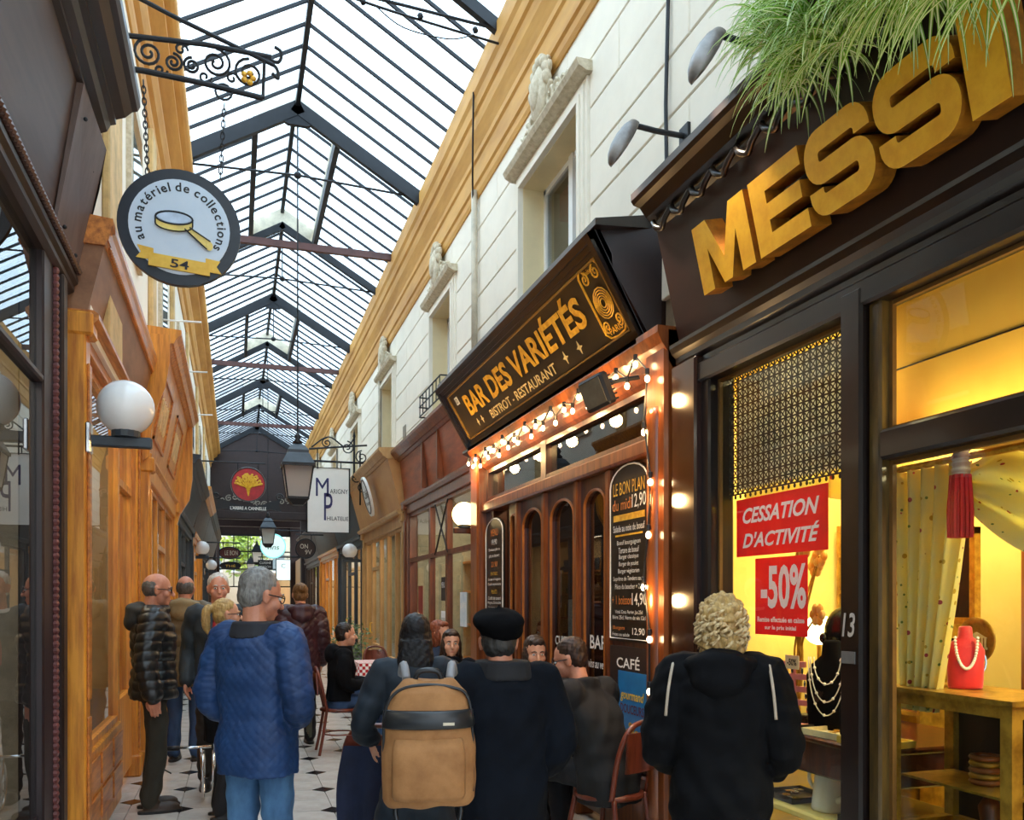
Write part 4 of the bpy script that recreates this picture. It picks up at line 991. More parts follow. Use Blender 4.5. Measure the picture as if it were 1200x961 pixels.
globe_light('L', 19.4, 2.72, .16, .15, 'small white globe lamp far along the honey wood shops', 0)
globe_light('L', 25.5, 2.6, .2, .15, 'tiniest white globe lamp above the white-haired man', 0)

# ------------------------------------------------------------------ hanging signs
m_navy = mat('sign_navy','20262f',.4)
YS = 5.75
P = lambda px, py, d=0: onY(px, py, YS+d)
br = thing('wrought_bracket', 'ornate wrought iron bracket carrying the round magnifier sign', 'bracket', P(150, 60))
mb = MB().tube([P(135,40),P(240,52),P(318,67)], .016, 8).tube([P(135,78),P(168,83),P(240,98),P(308,115)], .018, 8).tube([P(308,115),P(310,68)], .012, 6)
part(mb, 'rail', m_iron, br)
part(MB().tube([P(110,-30),P(205,20),P(320,76)], .014, 8), 'stay', m_iron, br)
part(MB().tube(smoothpath([P(312,68),P(326,73),P(330,62),P(322,55)]), .011, 6).tube(smoothpath([P(312,70),P(324,80),P(326,92),P(319,86)]), .011, 6), 'end_scroll', m_iron, br)
pxw = (P(251,70)-P(250,70)).length
for cx, cy, r, s in ((174,62,17,1),(203,73,11,-1),(225,77,10,1),(253,74,18,-1),(292,86,18,1)):
    c = P(cx, cy); part(MB().tube(spiral((c.x, c.z), r*pxw, 1.9, PI*.5, CW(0,YS,0), 30, s), .009, 6), 'scroll', m_iron, br)
for cx, cy, s in ((212,58,1),(240,90,-1),(272,92,1),(188,82,-1)):
    c = P(cx, cy); part(MB().tube(spiral((c.x, c.z), 8*pxw, 1.2, 0, CW(0,YS,0), 16, s), .008, 6), 'small_scroll', m_iron, br)
mb = MB(); c = P(291,92)
for q in range(5): mb.ell(c+Vector((.03*math.cos(q*1.257),-.01,.03*math.sin(q*1.257))), (.02,.012,.02), n=8, m=5)
part(mb, 'gilt_flower', m_gold, br, True)
rs = thing('round_shop_sign', 'round navy-rimmed hanging sign with magnifier and yellow ribbon', 'sign', P(211,268))
C = P(211,268); R_ = 69.5*pxw
MC = CW(C.x, YS, C.z)
disc = lambda r, d0, d1: MB().prism([(r*math.cos(2*PI*k/48), r*math.sin(2*PI*k/48)) for k in range(48)], MC @ Matrix.Translation((0,0,d0)), d0-d1)
part(disc(R_, .02, -.02), 'rim', m_navy, rs)
part(disc(R_*.82, .024, .015), 'face', mat('sign_pale_blue','d3dfec',.5,c2='c6d6e6',scale=(3,3,3)), rs)
mb = MB(); s = 'au matériel de collections'
adv = {}
tot = 0; ws = []
for ch in s:
    if ch == ' ': wv = .22
    else:
        me = textmesh(ch, .02); co = [v.co.x for v in me.vertices]; wv = max(co)-min(co)+.07
    ws.append(wv)
a0, a1 = math.radians(207), math.radians(-30); k = (a0-a1)/sum(ws); a = a0
for ch, wv in zip(s, ws):
    am = a-k*wv/2; a -= k*wv
    if ch == ' ': continue
    me = textmesh(ch, .02); co = [v.co.x for v in me.vertices]; cx = (max(co)+min(co))/2; sc = R_*.215; rr = R_*.615
    T = MC @ Matrix.Translation((rr*math.cos(am), rr*math.sin(am), .026)) @ Matrix.Rotation(am-PI/2, 4, 'Z') @ Matrix.Diagonal((sc,sc,1,1)) @ Matrix.Translation((-cx,0,0))
    mb.merge(me, T)
part(mb, 'arched_lettering', m_ink, rs)
T = lambda x, y, z=.03: MC @ Vector((x*R_, y*R_, z))
mb = MB()   # drawn magnifier: hoop, handle
n = 24
for z0, zz in ((0,.0),):
    top = [T(-.09+.30*math.cos(2*PI*k/n), .14+.11*math.sin(2*PI*k/n)) for k in range(n)]
band = [(-.39,.14),(-.39,.03)]+[(-.09+.30*math.cos(PI+PI*k/12), .02+.11*math.sin(PI+PI*k/12)) for k in range(13)]+[(.21,.14)]+[(-.09+.30*math.cos(-PI*k/12), .14+.11*math.sin(-PI*k/12)) for k in range(13)]
mb.prism([(x*R_, y*R_) for x, y in band], MC @ Matrix.Translation((0,0,.03)), .006)
mb.prism([(x*R_, y*R_) for x, y in [(.08,-.03),(.16,.0),(.50,-.20),(.44,-.34)]], MC @ Matrix.Translation((0,0,.034)), .008)
mb.ell(T(.48,-.28,.034), (.05*R_*1.2,.004,.08*R_))
mg = part(mb, 'drawn_magnifier', mat('sign_yellow','f2d777',.5), rs)
part(MB().tube(top, .006, 5, closed=True).tube([T(*p, .037) for p in [(.08,-.03),(.44,-.34)]], .004, 4).tube([T(*p, .037) for p in [(.16,.0),(.50,-.20)]], .004, 4).tube([T(*p, .035) for p in [(-.39,.14),(-.39,.03)]+[(-.09+.30*math.cos(PI+PI*k/12), .02+.11*math.sin(PI+PI*k/12)) for k in range(13)]+[(.21,.14)]], .004, 4), 'outline', m_ink, mg)
part(MB().prism([((-.09+.27*math.cos(2*PI*k/24))*R_, (.14+.09*math.sin(2*PI*k/24))*R_) for k in range(24)], MC @ Matrix.Translation((0,0,.032)), .004), 'drawn_lens', mat('lens_blue','c2d4ea',.3), mg)
mb = MB(); tf = MC @ Matrix.Translation((0,0,.036))
mb.prism([(x*R_,y*R_) for x, y in [(-.5,-.50),(.49,-.58),(.49,-.80),(-.5,-.72)]], tf, .01)
tb = MC @ Matrix.Translation((0,0,.028))
mb.prism([(x*R_,y*R_) for x, y in [(-.68,-.38),(-.42,-.42),(-.42,-.62),(-.70,-.60),(-.62,-.5)]], tb, .004)
mb.prism([(x*R_,y*R_) for x, y in [(.42,-.49),(.66,-.52),(.60,-.62),(.68,-.74),(.42,-.72)]], tb, .004)
rb = part(mb, 'ribbon', mat('ribbon_yellow','f0c24a',.5,c2='e3ae35',scale=(12,12,12)), rs)
mb = MB(); text_into(mb, '54', MC @ Matrix.Translation((0,-.655*R_,.038)) @ Matrix.Rotation(-.08,4,'Z'), h=.15*R_, wd=.3*R_); part(mb, 'number', m_ink, rb)
# chains
def chain(A, B, n, name, parent, r=.004):
    mb = MB(); A, B = Vector(A), Vector(B); d = (B-A)/n
    for k in range(n):
        c = A+d*(k+.5); L = d.length*.72; ax = Vector((1,0,0)) if k % 2 else Vector((0,1,0))
        mb.tube([c+ax*math.cos(2*PI*q/10)*L*.45+d.normalized()*math.sin(2*PI*q/10)*L for q in range(10)], r, 5, closed=True)
    return part(mb, name, m_iron, parent)
chain(P(168,95), P(173,205), 16, 'chain', rs); chain(P(263,122), P(258,210), 13, 'chain', rs)
part(MB().tube([P(262,104)+Vector((.05*math.cos(2*PI*q/12),0,.05*math.sin(2*PI*q/12)-.02)) for q in range(12)], .008, 5, closed=True), 'ring', m_iron, rs)

def lantern(name, label, c, s, rodtop, mglass=None):
    """four-sided tapering street lantern; c = centre of the glass body"""
    r_ = thing(name, label, 'lantern', c, group='hanging passage lanterns')
    z = lambda k: k*s
    def sq(h, zz): return [Vector((h*s*math.cos(PI/4+q*PI/2), h*s*math.sin(PI/4+q*PI/2), z(zz))) for q in range(4)]
    part(MB().rings([sq(.2,-.25), sq(.28,.17)]), 'glass_body', mglass or m_lampglass, r_, world=False)
    mb = MB()
    for q in range(4): mb.tube([sq(.2,-.25)[q], sq(.28,.17)[q]], .012*s, 5)
    mb.rings([sq(.21,-.28), sq(.21,-.25)]); mb.rings([sq(.32,.17), sq(.32,.21)]); mb.rings([sq(.1,-.36), sq(.2,-.28)])
    part(mb, 'frame', m_iron, r_, world=False)
    part(MB().rings([sq(.31,.21), sq(.22,.34), sq(.2,.36), sq(.2,.40), sq(.13,.47), sq(.05,.50)]), 'roof_cap', m_slate, r_, world=False)
    part(MB().lathe([(.05,.49),(.07,.52),(.03,.56),(.05,.60),(.01,.66)] if s == 1 else [(a*s,b*s) for a,b in [(.05,.49),(.07,.52),(.03,.56),(.05,.60),(.01,.66)]], n=10), 'finial', m_iron, r_, world=False, smooth=True)
    part(MB().tube([(0,0,.62*s),(0,0,rodtop-c[2])], .011, 6), 'hanging_rod', m_iron, r_, world=False)
    return r_
c = onY(349,562,11.1); lantern('passage_lantern', 'large hanging lantern beside the stamp shop sign', (RX,11.1,c.z), .9, 7.8)
c = onY(314,627,25.15); lantern('passage_lantern', 'small hanging lantern in front of the round turquoise sign', (c.x,25.15,c.z), .98, 7.7)
c = onY(301,652,36); lantern('passage_lantern', 'smallest blue-capped lantern under the dark ceiling', (c.x,36,c.z), .95, 4.75)
c = onY(294,665,37.5); lantern('passage_lantern', 'dark little lantern next to the black lettered board', (c.x,37.5,c.z), .8, 4.4)

def far_sign(name, label, px, py, Y, wpx, hpx, shape, m, side, extra=None, rim=None):
    c = onY(px, py, Y); k = (onY(px+1,py,Y)-c).length; W, H = wpx*k, hpx*k
    r_ = thing(name, label, 'sign', c, group=None)
    Mx = CW(c.x, Y-.03, c.z)
    poly = [(-W/2,-H/2),(W/2,-H/2),(W/2,H/2),(-W/2,H/2)] if shape == 'rect' else [(W/2*math.cos(2*PI*q/32), H/2*math.sin(2*PI*q/32)) for q in range(32)]
    part(MB().prism(poly, Mx, .06), 'board', m, r_)
    part(MB().tube([Mx @ Vector((x,y,.004)) for x, y in poly], .018, 5, closed=True), 'rim', rim or m_iron, r_)
    xw = XR if side == 'R' else XL
    part(MB().tube([(xw,Y,c.z+H/2+.12),(c.x-(W/2 if side == 'R' else -W/2),Y,c.z+H/2+.12)], .02, 6).tube([(c.x-W*.3,Y,c.z+H/2+.12),(c.x-W*.3,Y,c.z+H*.3)], .01, 5).tube([(c.x+W*.3,Y,c.z+H/2+.12),(c.x+W*.3,Y,c.z+H*.3)], .01, 5), 'bracket', m_iron, r_)
    for txt, x, y, h, wd, mt, sh in (extra or []):
        mb = MB(); text_into(mb, txt, Mx @ Matrix.Translation((x*W, y*H, .006)), h=h*H, wd=wd*W, shear=sh, bold=0); part(mb, 'lettering', mt, r_)
    return r_, Mx, W, H
m_violet = mat('violet_ink','2c2a63',.5)
r_, Mx, W, H = far_sign('stamp_shop_sign', 'white rectangular stamp shop sign with tall violet initials', 384.5, 586.5, 15.8, 50, 77, 'rect', mat('sign_ivory','f6f4ee',.5,var=.015), 'R',
    [('M',-.14,.2,.28,.3,m_violet,0),('ARIGNY',.25,.14,.07,.42,m_ink,0),('P',-.0,-.1,.42,.2,m_violet,0),('HILATELIE',.22,-.28,.06,.5,m_ink,0)])
mb = MB()
Q = lambda px, py: onY(px, py, 15.75)
mb.tube([Q(362,526),Q(430,522)], .018, 6).tube(smoothpath([Q(365,524),Q(385,512),Q(405,524),Q(416,512)]), .014, 6).tube([Q(415,512),Q(415,560)], .02, 6).tube([Q(422,530),Q(422,592)], .016, 6)
for cx, cy, r, s in ((383,519,6,1),(407,525,8,-1),(424,536,8,1),(417,560,7,-1),(425,572,6,1)):
    cc = Q(cx, cy); mb.tube(spiral((cc.x,cc.z), r*.0155, 1.6, PI/2, CW(0,15.75,0), 18, s), .012, 5)
mb.tube([Q(415,512),Q(415,503)], [.03,.002], 6)
part(mb, 'scrolled_ironwork', m_iron, r_)
for xx in (372, 395): part(MB().tube([Q(xx,526),Q(xx,549)], .012, 5), 'hanger', m_iron, r_)
r_, Mx, W, H = far_sign('tea_room_sign', 'round red hanging sign with golden tree and black banner', 291, 568, 22.0, 40, 41, 'round', mat('sign_red','b3262a',.45), 'L', rim=m_dkwood)
mb = MB(); random.seed(5)
for q in range(11):
    a = PI*(.08+.84*q/10); L = .36*W; pts = [Mx @ Vector((0,-.34*H,.02)), Mx @ Vector((.06*W*math.cos(a),-.1*H,.02)), Mx @ Vector((L*math.cos(a)*.7, -.08*H+L*math.sin(a)*.6, .02)), Mx @ Vector((L*math.cos(a), -.05*H+L*math.sin(a), .02))]
    mb.tube(smoothpath(pts,3), .016, 4)
    for k in range(5): mb.ell(Mx @ Vector((L*math.cos(a)*(.6+.1*k)+random.uniform(-.05,.05), -.06*H+L*math.sin(a)*(.55+.12*k), .02)), (.035,.01,.03), n=6, m=4)
part(mb, 'golden_tree', m_goldp, r_)
mb = MB()
arc = [(x, -.62*H-.10*H*(1-(x/(.62*W))**2)*1.2) for x in np.linspace(-.62*W,.62*W,13)]
mb.prism([(x,y+.1*H) for x,y in arc]+[(x,y-.1*H) for x,y in arc[::-1]], Mx, .04)
for sgn in (-1,1): mb.prism([(sgn*.62*W,-.5*H),(sgn*.95*W,-.42*H),(sgn*.9*W,-.6*H),(sgn*.98*W,-.78*H),(sgn*.62*W,-.72*H)], Mx, .03); mb.tube(spiral((sgn*.92*W,-.35*H),.12*W,1.4,0,Mx,14,sgn),.02,5)
bn = part(mb, 'banner', m_ink, r_)
mb = MB(); text_into(mb, "L'ARBRE A CANNELLE", Mx @ Matrix.Translation((0,-.71*H,.01)), h=.1*H, wd=1.05*W); part(mb, 'lettering', m_white, bn)
m_turq = emis('turquoise_lit','8fe8e6',.35)
far_sign('round_sign', 'round turquoise-rimmed lit sign behind the small lantern', 320, 640, 27, 29, 29, 'round', emis('lit_white','dff5f4',.3), 'R', [('vins',0,-.05,.2,.5,mat('sign_green','1f7a4a',.5),.2)], rim=m_turq)
far_sign('round_sign', 'round brown café sign with looping cream letters', 358, 643, 24, 23, 23, 'round', mat('sign_brown','3b2a22',.5), 'R', [('ON',-.08,.12,.24,.4,m_board,0),('9V',.14,-.18,.24,.34,m_board,0)])
far_sign('oval_sign', 'dark red oval sign with pale emblem beside the small white globe', 269, 648, 24, 25, 14, 'oval', mat('sign_maroon','5a2420',.5), 'L', [('LE BON',.08,.0,.4,.6,m_board,0)])
far_sign('board_sign', 'black board sign with two white lettered lines', 311, 662, 33, 17, 11, 'rect', m_ink, 'R', [('CUISINE',0,.22,.26,.8,m_white,0),('MAISON',0,-.22,.26,.8,m_white,0)])
far_sign('panel_sign', 'white lit panel sign with small grey letter', 332, 668, 31, 17, 25, 'rect', emis('panel_white','e8f4f2',.4), 'R', [('C',0,.2,.2,.3,mat('sign_grey','8fa3a0',.5),0)])
far_sign('oval_sign', 'black oval sign under the maroon one', 270, 663, 27, 24, 9, 'oval', m_ink, 'L', [('THÉ',0,0,.4,.5,m_goldp,0)])

# ------------------------------------------------------------------ spider plants over the jewellery fascia
m_leaf = mat('spider_leaf_green','8fc53e',.4,c2='6a9f2c',scale=(20,20,20),transl=.35); m_leaf2 = mat('spider_leaf_cream','f2f7d0',.4,var=.05,transl=.35)
def spider(cx, cy, cz, n, label, seed, drop=.3):
    rnd = random.Random(seed); r_ = thing('spider_plant', label, 'plant', (cx, cy, cz), group='spider plants in planters over the jewellery fascia')
    part(MB().tube([(cx,cy,cz+.04),(cx+.1,cy,cz+.25),(2.5,cy,4.1)], .008, 5), 'hanger', m_iron, r_)
    part(MB().bbox(cx-.08,cx+.08,cy-.09,cy+.09,cz-.06,cz+.05,.02), 'planter_box', mat('planter_brown','3a2a20',.6), r_)
    mb = MB(); ros = [(rnd.uniform(-.07,.05), rnd.uniform(-.13,.13), .05-drop*(q/6)+rnd.uniform(-.03,.03)) for q in range(7)]
    for k in range(n):
        ro = ros[k % 7]; az = PI+rnd.gauss(0,1.5); el = rnd.uniform(-.1,1.4); L = rnd.uniform(.16,.36); seg = 8; w0 = rnd.uniform(.0045,.0085)
        p = Vector((cx+ro[0]+rnd.uniform(-.02,.02), cy+ro[1]+rnd.uniform(-.02,.02), cz+ro[2])); d = Vector((math.cos(az)*math.cos(el), math.sin(az)*math.cos(el), math.sin(el)))
        sd = d.cross(Vector((0,0,1))); sd = sd.normalized() if sd.length > .05 else Vector((0,1,0))
        A = []
        for i in range(seg+1):
            t = i/seg; wv = w0*(1-t**2.2)*(.6+.4*min(1,t*5))+.0008
            A.append([p-sd*wv, p-sd*wv*.4+Vector((0,0,-wv*.25)), p+sd*wv*.4+Vector((0,0,-wv*.25)), p+sd*wv])
            d = (d+Vector((0,0,-.13-.3*t))).normalized() if d.z > -.97 else d
            p = p+d*L/seg
        b = len(mb.v)
        for row in A: mb.v += [tuple(q) for q in row]
        for i in range(seg):
            for j in range(3):
                q = b+i*4+j; mb.f.append([q,q+1,q+5,q+4]); mb.mi.append(1 if j == 1 else 0)
    o = part(mb, 'foliage', [m_leaf, m_leaf2], r_); o['kind'] = 'stuff'
SPL = ['bushy striped spider plant at the bar end of the fascia row', 'spider plant hanging over the second letter of the name', 'spider plant hanging over the first S of the name', 'spider plant hanging between the two S letters', 'spider plant drooping over the second S', 'spider plant drooping over the I of the name', 'spider plant at the picture edge above the yellow letters']
for k, (yy, zz) in enumerate(((2.98,3.98),(2.76,3.9),(2.54,3.8),(2.33,3.68),(2.13,3.58),(1.95,3.5),(1.78,3.46))):
    spider(2.12-.04*min(k,2), yy, zz, 260, SPL[k], 20+k, .34-.05*min(k,4))
# ================================================================== JEWELLERY WINDOW CONTENTS
m_blackv = mat('black_velvet','0c0a0e',.9,var=.1,spec=.1)
m_pearl = mat('pearl','f1e9dc',.2,var=.03)
m_redsign = mat('sale_red','e8202c',.5,var=.03,transl=.5)
m_paperw = mat('sale_white','ffffff',.5,var=0,transl=.22)
XW = 2.535
def card(name, label, ya, yb, z0, z1, m, texts, x=XW, tilt=0, cat='sign', grp=None):
    r_ = thing(name, label, cat, (x, (ya+yb)/2, z0), group=grp)
    M = RW(x, (ya+yb)/2, (z0+z1)/2) @ Matrix.Rotation(tilt, 4, 'Z'); W, H = yb-ya, z1-z0
    part(MB().prism([(-W/2,-H/2),(W/2,-H/2),(W/2,H/2),(-W/2,H/2)], M, .003), 'sheet', m, r_)
    for s, x_, y_, hh, ww, mt, sh in texts:
        mb = MB(); text_into(mb, s, M @ Matrix.Translation((x_*W, y_*H, .001)), h=hh*H, wd=ww*W, shear=sh, bold=.03); part(mb, 'lettering', mt, r_)
    return r_
card('sale_sign', 'red closing-down sign with white slanted capitals under the lattice', 3.22, 3.955, 1.83, 2.13, m_redsign, [('CESSATION',0,.2,.27,.84,m_paperw,.3),("D'ACTIVITÉ",0,-.2,.31,.84,m_paperw,.3)], x=2.532)
card('sale_sign', 'red half price sign with big white numerals', 3.37, 3.79, 1.43, 1.815, m_redsign, [('-50%',.05,.12,.56,.86,m_paperw,0),('Remise effectuée en caisse',0,-.3,.07,.9,m_paperw,0),('sur le prix initial',0,-.41,.07,.6,m_paperw,0)], x=2.536)
# black lattice pelmet
r_ = thing('lattice_pelmet', 'black lacework lattice pelmet hanging in the upper window', 'curtain', (2.57, 3.54, 2.5))
mb = MB(); cw = .0465; ny, nz_ = 23, 14; ya, za = 3.02, 2.17
for i in range(ny+1): mb.box(2.565,2.569,ya+i*cw-.0042,ya+i*cw+.0042,za,za+nz_*cw)
for j in range(nz_+1): mb.box(2.565,2.569,ya,ya+ny*cw,za+j*cw-.0042,za+j*cw+.0042)
for i in range(ny):
    for j in range(nz_):
        a, b = ya+i*cw, za+j*cw
        for s0, s1 in (((a,b),(a+cw,b+cw)),((a+cw,b),(a,b+cw))):
            d = Vector((s1[0]-s0[0], s1[1]-s0[1])).normalized(); n = Vector((-d.y,d.x))*.0042
            mb.add([(2.566,s0[0]-n.x,s0[1]-n.y),(2.566,s1[0]-n.x,s1[1]-n.y),(2.566,s1[0]+n.x,s1[1]+n.y),(2.566,s0[0]+n.x,s0[1]+n.y)], [[0,3,2,1]])
o = part(mb, 'lattice', mat('black_lace','1c1a20',.7), r_); o['kind'] = 'stuff'
mb = MB()
for i in range(ny*1): mb.ell((2.567, ya+(i+.5)*cw, za-.014), (.004,.01,.012), n=6, m=4)
part(mb, 'fringe', mat('black_lace','1c1a20',.7), r_)
solo('lattice_reflection_sheet', MB().box(2.6,2.605,3.02,4.06,2.2,2.79), mat('reflection_white','dcdcd8',.8,transl=.4), 'pale sheet imitating the sky reflection behind the black lattice', 'reflection sheet')  # added pale sheet, imitates the sky reflected behind the lattice
# gathered fabric
def floral():
    if 'floral' in MATS: return MATS['floral']
    m = mat('floral', 'f6e88c', .75, c2='e2dfa6', scale=(5,5,5), transl=.5)
    t = m.node_tree; b = t.nodes['Principled BSDF']; base = b.inputs['Base Color'].links[0].from_socket
    tcn = t.nodes.new('ShaderNodeTexCoord'); prev = base
    for sc, th, c in ((16,.17,'b9a13a'),(13,.13,'a8434a'),(19,.12,'6f8a4c')):
        vo = t.nodes.new('ShaderNodeTexVoronoi'); vo.inputs['Scale'].default_value = sc; vo.inputs['Randomness'].default_value = 1
        lt = t.nodes.new('ShaderNodeMath'); lt.operation = 'LESS_THAN'; lt.inputs[1].default_value = th
        mx = t.nodes.new('ShaderNodeMix'); mx.data_type = 'RGBA'; mx.inputs['B'].default_value = (*lin(c), 1)
        t.links.new(tcn.outputs['Object'], vo.inputs['Vector']); t.links.new(vo.outputs['Distance'], lt.inputs[0]); t.links.new(lt.outputs[0], mx.inputs['Factor'])
        t.links.new(prev, mx.inputs['A']); prev = mx.outputs['Result']
    t.links.new(prev, b.inputs['Base Color'])
    for n in t.nodes:
        if n.type == 'BSDF_TRANSLUCENT': t.links.new(prev, n.inputs[0])
    return m
def drape(fn, nu, nv, th=.006):
    mb = MB(); V = [[Vector(fn(i/nu, j/nv)) for i in range(nu+1)] for j in range(nv+1)]
    for side, off in ((0,0),(1,th)):
        b = len(mb.v)
        for row in V: mb.v += [(p.x+off, p.y, p.z) for p in row]
        for j in range(nv):
            for i in range(nu):
                q = b+j*(nu+1)+i; f = [q,q+1,q+nu+2,q+nu+1]; mb.f.append(f if side else f[::-1]); mb.mi.append(0)
    return mb
r_ = thing('window_curtain', 'pale yellow floral curtain gathered to the mullion side', 'curtain', (2.68, 2.55, 2.12), group='floral window drapery')
def fn(u, v):
    yl = 2.99; yr = 2.60+.20*(v**1.3); y = yl+(yr-yl)*u; z = 2.14-1.0*v+.02*math.sin(u*20)*0
    return (2.68+.035*math.sin(u*34+v*1.5)*(1-.3*v)+.05*v, y, z)
part(drape(fn, 70, 24), 'cloth', floral(), r_, True)
r_ = thing('window_swag', 'pale yellow floral swag looped across the top of the window', 'curtain', (2.68, 1.8, 2.1), group='floral window drapery')
def fn(u, v):
    y = 2.64-1.3*u; sag = .36*math.sin(PI*min(1, u*1.15+.05))+.05
    return (2.66+.03*math.sin(v*17+u*2), y, 2.14-sag*v-.02*math.sin(u*30)*(1-v))
part(drape(fn, 50, 24), 'cloth', floral(), r_, True)
r_ = thing('valance', 'narrow yellow floral valance under the black lattice', 'curtain', (2.64, 3.55, 2.1), group='floral window drapery')
def fn(u, v): return (2.65+.025*math.sin(u*60), 4.05-1.02*u, 2.22-(.14+.04*math.sin(u*9))*v)
part(drape(fn, 80, 6), 'cloth', floral(), r_, True)
solo('curtain_rod', MB().tube([(2.66,.3,2.15),(2.66,3.0,2.15)], .014, 8), m_gold, 'gilt curtain rod under the dark transom', 'curtain rod')
r_ = thing('side_curtain', 'green-gold side curtain hanging behind the half price sign', 'curtain', (3.1, 3.3, 1.6), group='floral window drapery')
def fn(u, v): return (3.15+.03*math.sin(u*26), 3.62-.22*u+.05*v, 2.3-1.2*v)
part(drape(fn, 30, 8), 'cloth', floral(), r_, True)
# red tassel
c = onX(1126, 560, 2.6)
r_ = thing('curtain_tassel', 'big red tassel with striped wooden head hanging at the curtain edge', 'tassel', (2.6, c.y, c.z))
part(MB().lathe([(.005,.13),(.03,.12),(.032,.1),(.026,.095),(.032,.085),(.026,.08),(.033,.07),(.027,.065),(.034,.05),(.028,.045),(.034,.03),(.028,.0)], n=16), 'head', mat('striped_wood','8a4a3a',.4,c2='e6d8c4',scale=(2,2,45)), r_, world=False, smooth=True)
mb = MB()
for k in range(26):
    a = k*2.399; rr = .03*math.sqrt(k/26)+.004; mb.tube([(rr*math.cos(a),rr*math.sin(a),.01),(rr*1.3*math.cos(a),rr*1.3*math.sin(a),-.12),(rr*1.25*math.cos(a),rr*1.25*math.sin(a),-.225)], .008, 5)
part(mb, 'skirt', mat('tassel_red','e01f22',.6,transl=.3), r_, world=False)
part(MB().tube([(0,0,.12),(.02,-.0,.15),(.04,0,.17)], .008, 5), 'cord', m_redsign, r_, world=False)
# display table with cabriole legs
r_ = thing('display_table', 'dark wooden display table with curved legs in the jewellery window', 'table', (2.95, 3.55, .3))
part(MB().bbox(2.62,3.45,3.04,4.06,.92,.95,.01), 'table_top', m_barwood, r_)
part(MB().bbox(2.66,3.4,3.08,4.02,.76,.92,.01), 'apron', m_barwood, r_)
for x, y, sx_ in ((2.7,3.14,-1),(2.7,3.96,-1),(3.36,3.14,1),(3.36,3.96,1)):
    part(MB().tube(smoothpath([(x,y,.8),(x+sx_*.05,y,.66),(x+sx_*.01,y,.48),(x-sx_*.01,y,.36),(x+sx_*.04,y,.30)]), [.05]+[.048-.0012*k for k in range(24)], 8), 'leg', m_red_wood, r_, True)
solo('display_floor', MB().bbox(2.6,3.74,2.8,4.34,.24,.30,.01), m_yell, 'yellow raised floor of the display window', 'shelf')
solo('display_floor', MB().bbox(2.6,3.74,.25,2.76,.24,.299,.01), m_yell, 'yellow raised floor of the window behind the gilt case', 'shelf')
def bust(name, label, c, s, m, strands, rz=0):
    r_ = thing(name, label, 'bust', c, rz, group='necklace display busts')
    part(MB().loft([((0,0,0),.10*s,.055*s),((0,0,.02*s),.105*s,.06*s),((0,-.005,.14*s),.11*s,.065*s),((0,0,.25*s),.115*s,.055*s),((0,0,.3*s),.09*s,.045*s),((0,0,.34*s),.045*s,.038*s),((0,0,.40*s),.04*s,.036*s),((0,0,.41*s),.03*s,.03*s)], 20), 'torso', m, r_, True, world=False)
    for wdt, dep, rr, mm in strands:
        pts = []
        n = 30
        for k in range(n+1):
            a = PI*k/n; x = -wdt*s*math.cos(a); z = .335*s-dep*s*math.sin(a)
            pts.append(Vector((x, -(.06+.018*math.sin(a))*s, z)))
        mb = MB()
        if rr > .004:
            for p in pts: mb.ell(p, rr, n=8, m=6)
        else:
            mb.tube(pts, rr, 5)
            for p in pts[4::5]: mb.ell(p, rr*2.6, n=7, m=5)
        part(mb, 'necklace', mm, r_, world=False, smooth=True)
c = onX(975, 838, 2.84); bust('necklace_bust', 'black bust draped with three pearl-set chains', (2.84, c.y, .952), 1.1, m_blackv, [(.06,.12,.003,m_pearl),(.075,.2,.003,m_pearl),(.085,.26,.003,m_pearl)], -1.0)
c = onX(1000, 830, 2.72); bust('necklace_bust', 'small black bust with silver choker by the mullion', (2.72, c.y, .952), .55, m_blackv, [(.06,.12,.004,m_chrome)], -1.0)
c = onX(1120, 820, 2.95); bust('necklace_bust', 'red bust wearing a pearl necklace', (2.84, 2.76, 1.242), .62, mat('red_velvet','d3181f',.6,sheen=.4), [(.065,.2,.0065,m_pearl)], -.7)
# black mannequin head in profile
r_ = thing('mannequin_head', 'glossy black mannequin head in profile behind the mullion', 'mannequin', (3.05, 3.73, .952), 1.2); r_.scale = (1.35,1.35,1.35)
mb = MB().loft([((0,0,0),.07,.06),((0,0,.06),.05,.05),((0,0,.2),.045,.045),((0,.0,.26),.04,.05)], 16).ell((0,0,.36),(.065,.085,.1)).ell((0,.035,.3),(.045,.05,.05)).ell((0,.085,.335),(.012,.02,.022)).ell((0,.072,.29),(.02,.012,.008))
part(mb, 'head', mat('gloss_black','0f0e10',.2), r_, True, world=False)
# globe table lamp inside
c = onX(960, 738, 3.15)
r_ = thing('table_lamp', 'small glowing globe lamp behind the necklace bust', 'lamp', (3.15, c.y, .952))
part(MB().lathe([(.06,0),(.06,.015),(.02,.03),(.012,.1),(.012,c.z-.952-.06),(.025,c.z-.952-.05)], n=14), 'stand', m_gold, r_, True, world=False)
part(MB().ell((0,0,c.z-.952), .085, n=18, m=12), 'globe', emis('lamp_glow','ffe9a8',6), r_, True, world=False)
lamp('POINT', (3.15, c.y-.12, c.z+.02), 2.5, (1,.85,.5), .08, name='globe_lamp_light')
